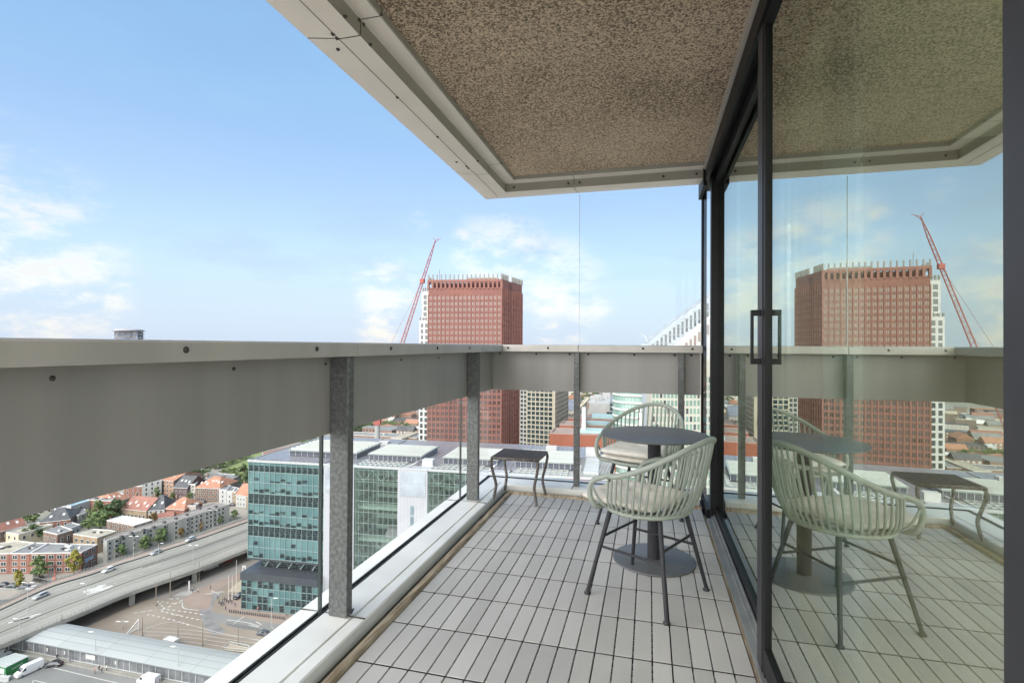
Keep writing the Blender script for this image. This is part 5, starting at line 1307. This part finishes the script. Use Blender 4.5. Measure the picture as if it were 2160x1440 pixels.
lamp('tall lamp before the right part of the apartment block', 449,1114,1076,(-1,1),VZ)
lamp('pale lamp at the left end of the curved canopy', 41,1372,1305,(-1,))
lamp('pale lamp at the middle of the canopy wall', 201,1402,1333,(-1,))
lamp('pale lamp at the right part of the canopy wall', 375,1437,1364,(-1,))
lamp('tall lamp beside the dark car on the lane', 572,1333,1262,(1,))
lamp('short lamp on the brown plaza behind the canopy', 258,1328,1311,(-1,1))
for i,(x_,b_,t_) in enumerate(((300,1340,1299),(375,1352,1300),(427,1361,1307),(502,1362,1325),(329,1277,1232),(359,1260,1206),(420,1226,1185),(130,1308,1294))):
    p, h = hpole(x_,b_,t_, VZ if i == 7 else GZ); q = MB(); q.tube([(0,0,0),(0,0,h)], [.15,.10], 7); q.box(-.25,.25,-.25,.25,0,.3); o = q.build('tram_pole', pole_b, None); o.location = p
    tag(o, ('brown tram wire pole nearest the left end of the canopy','brown tram wire pole behind the middle of the canopy','brown tram wire pole right of the middle one, shorter','short brown pole near the white balcony sill','grey pole by the viaduct pillar with crossing wires','pole beside the parked motorbikes under the viaduct','pole carrying a small blue sign under the viaduct','short post at the end of the viaduct railing')[i], 'pole', 'tram wire poles on the plaza')
for i,(x_,b_,t_) in enumerate(((482,1264,1212),(489.5,1264,1213),(498,1254,1180))):
    p, h = hpole(x_,b_,t_); q = MB(); q.tube([(0,0,0),(0,0,h)], [.10,.05], 7); q.lathe([(.14,0),(.14,.25),(.1,.3)],8); o = q.build('flagpole', lampw, None); o.location = p
    tag(o, ('left white flagpole beside the glass podium','middle white flagpole, as tall as the left one','tallest white pole, furthest right of the three')[i], 'flagpole', 'flagpoles by the glass podium')
def sm(px_, py_, label, name, cat, mb, m_, z=GZ, rz=YAW):
    o = mb.build(name, m_); o.location = P(px_,py_,z); o.rotation_euler = (0,0,rz); tag(o, label, cat); return o
q = MB(); q.box(-.25,.25,-.1,.1,.2,3.6); q.box(-.1,.1,-.08,.08,0,.2); sm(399,1246,'slim white advertising column near the zebra crossing','sign_column','sign',q,white)
q = MB(); q.box(-.7,.7,-.12,.12,.9,3.2,0); q.box(-.75,.75,-.14,-.125,.85,.9,1); q.box(-.1,.1,-.08,.08,0,.9,1); q.box(-.25,.15,-.135,-.12,1.6,2.6,2); q.build; o = q.build('poster_stand', [white, cg, cg]); o.location = P(515,1210); o.rotation_euler=(0,0,YAW); tag(o,'square white poster stand on the pavement left of the glass podium','poster stand')
# truss gate on the plaza
tg = thing('truss_gantry','white triangular lattice gantry standing behind the canopy','gantry', P(280,1336)); 
a, b = P(268,1338), P(292,1330); q = MB(); up = Vector((0,0,3.0)); q.tube([a+Vector((0,0,.4)), b+up*1.2],.14,5); q.tube([b,b+up*1.2],.16,5); q.tube([a,a+Vector((0,0,.6))],.14,5); q.tube([a,b+Vector((0,0,1.2))],.1,5)
for k in range(5): c_ = a.lerp(b,k/5+.1); q.tube([c_+Vector((0,0,.3+.3*k)), a.lerp(b,k/5+.25)+Vector((0,0,.9+.55*k))],.07,4)
q.build('truss', lampw, tg, world=True)
sh = thing('tram_shelter','low pale framed tram shelter at the right end of the canopy','shelter', P(498,1372)); 
c4 = [P(470,1372),P(483,1360),P(524,1368),P(528,1378)]; q = MB()
for i in range(4):
    for z_ in (.4,1.1): q.tube([c4[i]+Vector((0,0,z_)), c4[(i+1)%4]+Vector((0,0,z_))],.09,4)
    q.tube([c4[i],c4[i]+Vector((0,0,1.1))],.1,5)
q.build('frame', metal_pale, sh, world=True); q = MB(); q.prism([c.xy for c in c4],GZ+.2,GZ+.4); q.build('platform', tanp, sh, world=True)
# bollards
q = MB(); q.tube([(0,0,0),(0,0,.95)], .17, 8); q.lathe([(.17,.95),(.12,1.05),(0,1.08)], 8); bo = q.build('bollard', mat('bollard_dark',(.06,.055,.055),.6))
bl = []
for k in range(26): bl.append((484+k*4.6, 1290.5+k*.62))
for x_,y_ in ((470,1268),(474,1265),(478,1268),(482,1271),(486,1268),(462,1272),(466,1276),(492,1262)): bl.append((x_,y_))
for i,(x_,y_) in enumerate(bl):
    o = bo if i == 0 else bo.copy()
    if i: COL.objects.link(o)
    o.location = P(x_,y_,GZ+.09); tag(o, 'dark bollard in the long line between the lane and the pavement' if i < 26 else 'dark bollard scattered by the flagpoles', 'bollard', 'bollards in line along the lane' if i < 26 else 'bollards by the flagpoles')
# fence between lanes
fn = thing('lane_fence','low grey fence on the traffic lane beside the dark car','fence', P(520,1322)); q = MB(); a, b = P(478,1318,GZ+.1), P(545,1330,GZ+.1)
for z_ in (.5,1.0): q.tube([a+Vector((0,0,z_)), b+Vector((0,0,z_))],.04,4)
for k in range(17): c_ = a.lerp(b,k/16); q.tube([c_,c_+Vector((0,0,1.0))],.045,4)
q.build('bars', MATS['bollard_dark'], fn, world=True)
# bicycles
def bicycle():
    t = thing('bicycle','x','bicycle'); 
    for x_ in (-.52,.52):
        q = MB(); q.tube([(x_+.33*cos(a_*pi/6),0,.35+.33*sin(a_*pi/6)) for a_ in range(12)], .035, 4, closed=True); q.build('wheel', rubber, t)
    q = MB(); q.tube([(-.52,0,.35),(-.15,0,.35),(.42,0,.85),(-.2,0,.8),(-.15,0,.35)], .03, 4); q.tube([(-.52,0,.35),(-.2,0,.8)], .025, 4); q.tube([(.52,0,.35),(.40,0,1.0)], .03, 4); q.build('frame', mat('bike_dark',(.06,.07,.08),.5), t)
    q = MB(); q.tube([(.30,-.28,1.05),(.40,0,1.02),(.30,.28,1.05)], .025, 4); q.build('handlebar', metal_pale, t)
    q = MB(); q.box(-.34,-.1,-.07,.07,.9,.97); q.tube([(-.2,0,.8),(-.22,0,.92)],.025,4); q.build('saddle', rubber, t); return t
bk0 = bicycle(); i = 0
for row, (x0_,y0_,x1_,y1_,nn,lab,gp) in enumerate(((70,1224,108,1230,22,'dark bicycle in the rack under the green street tree','bicycles racked by the brick terrace'),(72,1215,92,1220,12,'dark bicycle in the second rack closer to the terrace','bicycles racked closer to the terrace'),(120,1230,127,1231,4,'dark bicycle standing right of the red sculpture','bicycles right of the red sculpture'),(366,1243,392,1230,16,'dark two wheeler parked under the viaduct','two wheelers parked under the viaduct'),(402,1222,414,1218,6,'dark bicycle between viaduct pillars by the blue sign','bicycles by the blue sign pole'))):
    for k in range(nn):
        c = bk0 if i == 0 else dup(bk0); i += 1
        c.location = P(x0_+(x1_-x0_)*k/nn+rnd.uniform(-.6,.6), y0_+(y1_-y0_)*k/nn+rnd.uniform(-.8,.8), GZ+.05); c.rotation_euler = (0,0,1.9+rnd.uniform(-.25,.25)); c['label'] = lab; c['group'] = gp; c['category'] = 'bicycle'
# ================================================================ vehicles
tyre = mat('tyre', (.02,.02,.02), .8); hubm = mat('wheel_hub', (.35,.35,.36), .4, .6); lens = mat('headlight_lens', (.7,.72,.72), .2); redl_ = mat('tail_light', (.35,.03,.02), .3); cglass = mat('car_glass', (.02,.025,.03), .06, spec=.9)
def hull(secs, mb, mi=0, smooth=False):
    """secs: list of (x, [(y,z)...]) rings lofted along x"""
    n = len(secs[0][1]); vs = [(x,y,z) for x, r_ in secs for y, z in r_]
    fs = [(i*n+j,(i+1)*n+j,(i+1)*n+(j+1)%n,i*n+(j+1)%n) for i in range(len(secs)-1) for j in range(n)]
    fs += [tuple(range(n)), tuple(reversed(range((len(secs)-1)*n, len(secs)*n)))]
    return mb.add(vs, fs, mi, smooth)
def car(col, cname, van=False):
    t = thing('parked_van' if van else 'car','x','van' if van else 'car')
    pm = mat('car_paint_'+cname, col, .22, .1, spec=.6)
    if not van:
        L = 2.15; W_ = .88
        def ring(w, z0, z1): return [(-w*.94,z0),(-w,z0+.18),(-w,z1-.16),(-w*.86,z1),(w*.86,z1),(w,z1-.16),(w,z0+.18),(w*.94,z0)]
        q = MB(); hull([(-L,ring(.72,.30,.72)),(-L+.12,ring(.84,.22,.90)),(-1.3,ring(W_,.20,.97)),(.0,ring(W_,.20,.95)),(1.0,ring(W_,.20,.90)),(1.75,ring(.86,.22,.78)),(L-.05,ring(.76,.26,.66)),(L,ring(.66,.32,.56))], q); q.build('body', pm, t, bevel=.03)
        def rg(w0,w1,z0,z1): return [(-w0,z0),(-w1,z1),(w1,z1),(w0,z0)]
        q = MB(); hull([(-1.85,rg(.72,.66,.90,.93)),(-1.35,rg(.80,.62,.92,1.36)),(-.3,rg(.82,.64,.93,1.42)),(.35,rg(.82,.62,.92,1.38)),(1.15,rg(.78,.70,.88,.90))], q); q.build('windows', cglass, t)
        q = MB(); hull([(-1.42,rg(.64,.60,1.30,1.375)),(-.3,rg(.66,.60,1.40,1.445)),(.38,rg(.64,.58,1.35,1.40))], q); q.build('roof', pm, t)
        wx = (1.32,-1.30); r_ = .32; hx = 2.06; hz = .62
    else:
        L = 2.9; W_ = 1.0
        def ring(w, z0, z1): return [(-w*.96,z0),(-w,z0+.2),(-w,z0+1.0),(-w*.9,z1-.08),(-w*.8,z1),(w*.8,z1),(w*.9,z1-.08),(w,z0+1.0),(w,z0+.2),(w*.96,z0)]
        q = MB(); hull([(-L,ring(.98,.35,2.40)),(-L+.1,ring(W_,.3,2.48)),(.9,ring(W_,.3,2.52)),(1.35,ring(W_,.3,2.35))], q)
        def ring2(w, z0, z1): return [(-w*.96,z0),(-w,z0+.2),(-w,z0+.5),(-w*.96,z1-.08),(-w*.88,z1),(w*.88,z1),(w*.96,z1-.08),(w,z0+.5),(w,z0+.2),(w*.96,z0)]
        hull([(1.35,ring2(W_,.3,2.35)),(2.12,ring2(.97,.3,1.42)),(2.75,ring2(.92,.32,1.12)),(2.9,ring2(.82,.38,.9))], q); q.build('body', pm, t, bevel=.03)
        q = MB(); q.add([(1.47,-.78,2.23),(1.47,.78,2.23),(2.10,.84,1.47),(2.10,-.84,1.47)], [(0,3,2,1)]); 
        for s in (-1,1): q.add([(1.3,s*.965,2.05),(1.45,s*.965,2.05),(1.98,s*.985,1.45),(1.0,s*1.004,1.45),(1.0,s*.97,2.05)], [(0,1,2,3,4)])
        q.build('windows', cglass, t)
        wx = (1.9,-1.75); r_ = .36; hx = 2.80; hz = .85
    for x_ in wx:
        for s in (-1,1):
            M = Matrix.Translation((x_,s*(W_-.08),r_)) @ Matrix.Rotation(pi/2,4,'X'); q = MB(); q.lathe([(0,-.11),(r_*.9,-.11),(r_,-.08),(r_,.08),(r_*.9,.11),(0,.11)], 14, M=M); wo = q.build('wheel', tyre, t)
            q = MB(); q.lathe([(0,-.125),(r_*.55,-.12),(r_*.55,.12),(0,.125)], 10, M=M); q.build('hub', hubm, wo)
    for s in (-1,1):
        q = MB(); q.box(hx-.06,hx+.06,s*.55-.16,s*.55+.16,hz-.08,hz+.08); q.build('headlight', lens, t)
        q = MB(); q.box(-L-.02,-L+.1,s*.62-.12,s*.62+.12,.65,.85 if not van else 1.3); q.build('tail_light', redl_, t)
    return t
proto = {}
def put(kind, col, px_, py_, px2, py2, label, z=GZ, group=None):
    """vehicle at px,py pointing at px2,py2"""
    key = (kind,)+col; 
    if key not in proto: proto[key] = c = car(col, '%02d%02d%02d' % tuple(int(v*99) for v in col), kind == 'van')
    else: c = dup(proto[key])
    p, q_ = P(px_,py_,z+.07), P(px2,py2,z+.07); c.location = p; c.rotation_euler = (0,0,atan2(q_.y-p.y,q_.x-p.x)); c['label'] = label; c['group'] = group or 'vehicles around the viaduct'; return c
Wc, Bc, Sc, Dc_, Rc, Oc = (.68,.68,.67), (.025,.025,.03), (.42,.43,.44), (.05,.06,.075), (.28,.04,.03), (.25,.10,.04)
put('van',Wc,61,1418,39,1428,'long white delivery van parked beside the green container')
put('van',Wc,-6,1390,10,1383,'white van cut by the left edge of the picture behind the green container')
put('van',Wc,313,1441,290,1437,'white van whose roof shows at the bottom by the canopy wall')
put('car',Bc,112,1404,100,1405,'black hatchback parked near the canopy wall')
put('car',Sc,86,1259,74,1264,'silver estate car driving on the viaduct near the left', VZ)
put('car',Wc,229,1204,219,1208,'white car driving on the viaduct before the brick end wall', VZ)
put('car',Sc,329,1167,319,1171,'silver car driving on the viaduct before the apartment block stair tower', VZ)
put('car',(.55,.56,.57),402,1139,392,1143,'pale silver car furthest along the viaduct', VZ)
for k,(x_,y_,c_) in enumerate(((5,1236,Bc),(25,1238,(.03,.05,.045)),(50,1241,Dc_),(69,1243,Wc))):
    put('car',c_,x_,y_,x_-10,y_,('black car at the left end of the quay row','dark green car second from the left on the quay','dark blue car third on the quay beside the white one','white car at the right end of the quay row')[k], GZ, 'cars parked along the quay')
for k,(x_,y_,c_) in enumerate(((278,1043,Oc),(279.5,1050.5,Wc),(291,1051,Wc),(306.5,1046,Wc),(320,1048,Dc_),(308,1053.5,Bc),(409,1059,Rc),(419,1060,Dc_),(426,1060,Bc),(487,1066,Bc))):
    put('car',c_,x_,y_,x_-10,y_+.5*(k%2),('brown orange car under the balcony panel on the square','white car nearest the red brown roofs, left of its twin','white car right of its twin near the red brown roofs','white car before the pale plastered house','dark car beside the white one before the pale house','black car between white cars and roofs','red car before the orange corner house','dark blue car next to the red one','black car right of the dark blue one','black car at the foot of the white houses')[k], GZ, 'cars parked on the square')
put('car',Bc,505,1259,497,1263,'black car beside the flagpoles on the brick pavement', GZ+.08)
put('car',Dc_,555,1338,546,1336,'dark car on the lane below the glass podium', GZ+.02)
put('car',Rc,481,1184,473,1187,'dark red car in the shade under the viaduct')
put('van',Wc,443,1200,433,1204,'white van coming out from under the viaduct')
put('van',(.66,.64,.62),357,1362,345,1359,'white van half hidden behind the canopy roof')
# ================================================================ people
def person(c1, c2, seed, walk=.22):
    me = bpy.data.meshes.new('person'); w_ = walk
    V = [(0,0,.95),(0,0,1.15),(0,0,1.42),(0,.01,1.52),(0,.02,1.66), (-.10,0,.88),(-.11,w_*.4,.48),(-.11,w_,.07),(-.11,w_+.13,.03), (.10,0,.88),(.11,-w_*.2,.48),(.11,-w_,.08),(.11,-w_+.12,.03),
         (-.19,0,1.39),(-.24,-w_*.5,1.12),(-.25,-w_*.3,.88), (.19,0,1.39),(.24,w_*.5,1.12),(.25,w_*.9,.92)]
    E = [(0,1),(1,2),(2,3),(3,4),(0,5),(5,6),(6,7),(7,8),(0,9),(9,10),(10,11),(11,12),(2,13),(13,14),(14,15),(2,16),(16,17),(17,18)]
    R_ = [.15,.14,.17,.06,.105,.10,.065,.045,.04,.10,.065,.045,.04,.065,.045,.035,.065,.045,.035]
    me.from_pydata(V,E,[]); o = bpy.data.objects.new('person', me); COL.objects.link(o)
    sk = o.modifiers.new('skin','SKIN'); 
    for i, r_ in enumerate(R_): me.skin_vertices[0].data[i].radius = (r_,r_*(.75 if i < 3 else 1))
    me.skin_vertices[0].data[0].use_root = True
    ss = o.modifiers.new('sub','SUBSURF'); ss.levels = 1; ss.render_levels = 1
    m = bpy.data.materials.new('clothes'); m.use_nodes = True; nt = m.node_tree; b = nt.nodes['Principled BSDF']; t_ = nt.nodes.new('ShaderNodeTexCoord'); sp = nt.nodes.new('ShaderNodeSeparateXYZ'); nt.links.new(t_.outputs['Object'], sp.inputs[0])
    mr = nt.nodes.new('ShaderNodeMath'); mr.operation = 'MULTIPLY'; mr.inputs[1].default_value = .55; nt.links.new(sp.outputs[2], mr.inputs[0]); r_ = nt.nodes.new('ShaderNodeValToRGB'); nt.links.new(mr.outputs[0], r_.inputs[0]); r_.color_ramp.interpolation = 'CONSTANT'
    e = r_.color_ramp.elements; e[0].color = (.03,.025,.02,1); e[1].position = .06; e[1].color = (*c2,1)
    for ps, cc in ((.53,c1),(.80,(.55,.36,.27)),(.93,(.08,.05,.03))): k_ = e.new(ps); k_.color = (*cc,1)
    nt.links.new(r_.outputs[0], b.inputs['Base Color']); b.inputs['Roughness'].default_value = .8; me.materials.append(m); return o
pp = [person((.05,.05,.06),(.04,.04,.06),1), person((.32,.07,.06),(.08,.08,.12),2,.1), person((.45,.43,.40),(.05,.05,.05),3,.15), person((.06,.09,.16),(.10,.08,.06),4,.25)]
cl_ = ['dark clothes','a red top','a pale top','a blue jacket']; used_ = [0]*4
for k,(x_,y_,i,w__) in enumerate(((406,1249,0,'beside the zebra crossing'),(418,1250,2,'on the brick island near the zebra crossing'),(444,1242,0,'alone on the tan pavement'),(459,1264,3,'near the dark tram curve'),(468,1275,0,'in the small group by the pale ground'),(471,1276,3,'in the small group by the pale ground'),(476,1286,0,'at the left end of the bollard line'),(489,1273,0,'between the flagpoles and bollards'),(496,1279,3,'on the pavement by the flagpoles'),(485,1259,0,'beside the left flagpole'),(544,1290,1,'before the glass podium'),(604,1300,3,'at the podium corner'),(147.5,1398,3,'walking by the canopy wall'),(149,1392,0,'next to the walker at the canopy wall'),(200,1420,1,'standing left in the group on the parking lot'),(209,1414,0,'in the middle of the group on the parking lot'),(214.5,1419,0,'crouched close to the group on the parking lot'),(225,1415,2,'at the right of the group on the parking lot'),(120,1390,0,'behind the black hatchback'))):
    o = pp[i] if not used_[i] else pp[i].copy()
    if used_[i]: COL.objects.link(o)
    used_[i] += 1; o.location = P(x_,y_,GZ+.07); o.rotation_euler = (0,0,k*1.3); tag(o, 'person in %s %s' % (cl_[i], w__), 'person', 'people on the plaza')
# ================================================================ canopy hall
EZ = -83.3
n0, n1, f0, f1 = P(19,1344,EZ), P(640,1463,EZ), P(99,1307,EZ+.4), P(720,1415,EZ+.4)
ch = thing('tram_canopy', 'long low canopy with pale grey arched ribbed roof and glazed wall facing the parking lot', 'canopy', (n0+n1)/2-Vector((0,0,EZ-GZ-((n0+n1)/2).z*0)) if False else (((n0+n1)/2).x,((n0+n1)/2).y,GZ))
q = MB(); K = 60; J_ = 12; vs = []
for i in range(K+1):
    a, b = n0.lerp(n1,i/K), f0.lerp(f1,i/K)
    for j in range(J_+1): s = j/J_; p = a.lerp(b,s); vs.append((p.x,p.y,p.z+.8*sin(pi*s)**.9))
for i in range(K+1):
    a, b = n0.lerp(n1,i/K), f0.lerp(f1,i/K)
    for j in range(J_+1): s = j/J_; p = a.lerp(b,s); vs.append((p.x,p.y,p.z+.8*sin(pi*s)**.9-.22))
o_ = (K+1)*(J_+1); R1 = J_+1
q.add(vs, [(i*R1+j,(i+1)*R1+j,(i+1)*R1+j+1,i*R1+j+1) for i in range(K) for j in range(J_)]+[(o_+i*R1+j+1,o_+(i+1)*R1+j+1,o_+(i+1)*R1+j,o_+i*R1+j) for i in range(K) for j in range(J_)]
      +[(j,j+1,o_+j+1,o_+j) for j in range(J_)]+[(i*R1,o_+i*R1,o_+(i+1)*R1,(i+1)*R1) for i in range(K)], 0, False)
canr = bpy.data.materials.new('ribbed_pale_roof'); canr.use_nodes = True; nt = canr.node_tree; b_ = nt.nodes['Principled BSDF']; b_.inputs['Roughness'].default_value = .8; b_.inputs['Specular IOR Level'].default_value = .2
u_ = (n1-n0).normalized(); ang = atan2(u_.y,u_.x)
t_ = nt.nodes.new('ShaderNodeTexCoord'); mp = nt.nodes.new('ShaderNodeMapping'); mp.inputs['Rotation'].default_value = (0,0,-ang); nt.links.new(t_.outputs['Object'], mp.inputs[0])
br = nt.nodes.new('ShaderNodeTexBrick'); nt.links.new(mp.outputs[0], br.inputs[0]); br.offset = 0; br.inputs['Brick Width'].default_value = 15; br.inputs['Row Height'].default_value = 2.1; br.inputs['Mortar Size'].default_value = .11; br.inputs['Scale'].default_value = 1; br.inputs['Mortar Smooth'].default_value = .6
br.inputs['Color1'].default_value = (.235,.25,.245,1); br.inputs['Color2'].default_value = (.26,.275,.27,1); br.inputs['Mortar'].default_value = (.155,.168,.168,1)
nt.links.new(br.outputs[0], b_.inputs['Base Color'])
q.build('arched_roof', canr, ch, world=True)
wdir = (f0-n0).normalized()*.7; a, b = n0+wdir, n1+wdir; L = (b-a).length; M = Matrix.Translation((a.x,a.y,GZ)) @ Matrix.Rotation(ang,4,'Z'); hW = EZ-GZ
q = MB(); q.box(0,L,0,.06,.5,hW-.1,M=M); q.build('glazed_wall', mat('wire_glass_grey', (.115,.12,.13), .3, vscale=.5, col2=(.20,.205,.215), spec=.7), ch, world=True)
q = MB(); q.box(-.3,L,-.12,.14,.30,.5,M=M); q.box(-.3,L,-.1,.1,hW-.14,hW+.08,M=M)
k = 0
while k*4.3 < L: q.box(k*4.3-.09,k*4.3+.09,-.15,.15,0,hW,M=M); q.box(k*4.3+2.1,k*4.3+2.16,-.04,0,.5,hW,M=M); k += 1
q.build('wall_posts', metal_pale, ch, world=True)
q = MB(); q.box(-1,L,-1.6,-1.2,0,.3,M=M); q.box(-1,L,-.9,.3,0,.12,M=M); q.build('plinth', conc, ch, world=True)
q = MB(); 
for x_, w__ in ((13.5,.5),(20,.45),(27.8,3.4),(38,.5)): q.box(x_,x_+w__,-.2,-.14,1.6,2.9 if w__ > 1 else 2.5,M=M)
q.build('notice', white, ch, world=True)
fk = P(99,1307,EZ); q = MB()
for s in (0,.33,.66,1): p = n0.lerp(f0,s); q.box(p.x-.15,p.x+.15,p.y-.15,p.y+.15,GZ,EZ+1.6*sin(pi*s)**.8)
q.build('end_posts', metal_pale, ch, world=True)
for s_ in range(1): 
    q = MB(); p = n0+Vector((-1.6,.6,0)); q.box(p.x-1,p.x+1,p.y-1.2,p.y+1.2,GZ+2.6,GZ+2.9); q.box(p.x-1,p.x-.8,p.y-1.2,p.y-1,GZ,GZ+2.6); q.box(p.x+.8,p.x+1,p.y+1,p.y+1.2,GZ,GZ+2.6); q.box(p.x+.8,p.x+1,p.y-1.2,p.y-1,GZ,GZ+2.6); q.build('entrance_porch', metal_pale, ch, world=True)
# green container
gz = -84.35; cg4 = [P(12.5,1407,gz),P(59.5,1384,gz),P(31,1378,gz),P(-30,1399,gz)]
gc = thing('green_container', 'bright green site container with pale flat roof beside the white van', 'container', (*((cg4[0]+cg4[2])/2).xy,GZ))
q = MB(); q.prism([p.xy for p in cg4],GZ,gz,bottom=False); q.build('wall', grid('green_cladding',(.018,.20,.05),(.012,.15,.04),1.3,9,.03,.5,.06), gc, world=True)
q = MB(); q.prism(inset([p.xy for p in cg4],-.15),gz,gz+.18); q.build('roof', grid('container_roof',(.42,.45,.425),(.32,.35,.33),6,.9,.04,.6,.04), gc, world=True)
a, b = cg4[0], cg4[1]; u_ = (b.xy-a.xy).normalized(); M = Matrix.Translation((a.x,a.y,GZ)) @ Matrix.Rotation(atan2(u_.y,u_.x),4,'Z')
q = MB()
for k in range(5): q.box(1.4+k*.5,1.4+k*.5+.34,-.05,0,1.3+k*.06,1.55+k*.06,M=M)
q.build('side_mark', white, gc, world=True)
q = MB(); M2 = Matrix.Translation((cg4[0].x,cg4[0].y,GZ)); d_ = (cg4[3].xy-cg4[0].xy).normalized(); M2 = M2 @ Matrix.Rotation(atan2(d_.y,d_.x),4,'Z'); q.box(.5,2.6,.0,.06,.8,2.2,M=M2); q.box(.2,.9,.3,.9,0,.9,M=M2); q.box(1.2,1.9,.3,.9,0,1.0,M=M2); q.build('end_panel', white, gc, world=True)
for k in range(2): 
    q = MB(); q.box(-.6,.6,-.5,.5,0,1.0); q.box(-.66,.66,-.56,.56,1.0,1.08); o = q.build('white_box', white); o.location = P(5+k*9,1434+k,GZ+.04); o.rotation_euler = (0,0,.6); tag(o, ('white crate at the near end of the green container','second white crate nearer the white van')[k], 'crate')
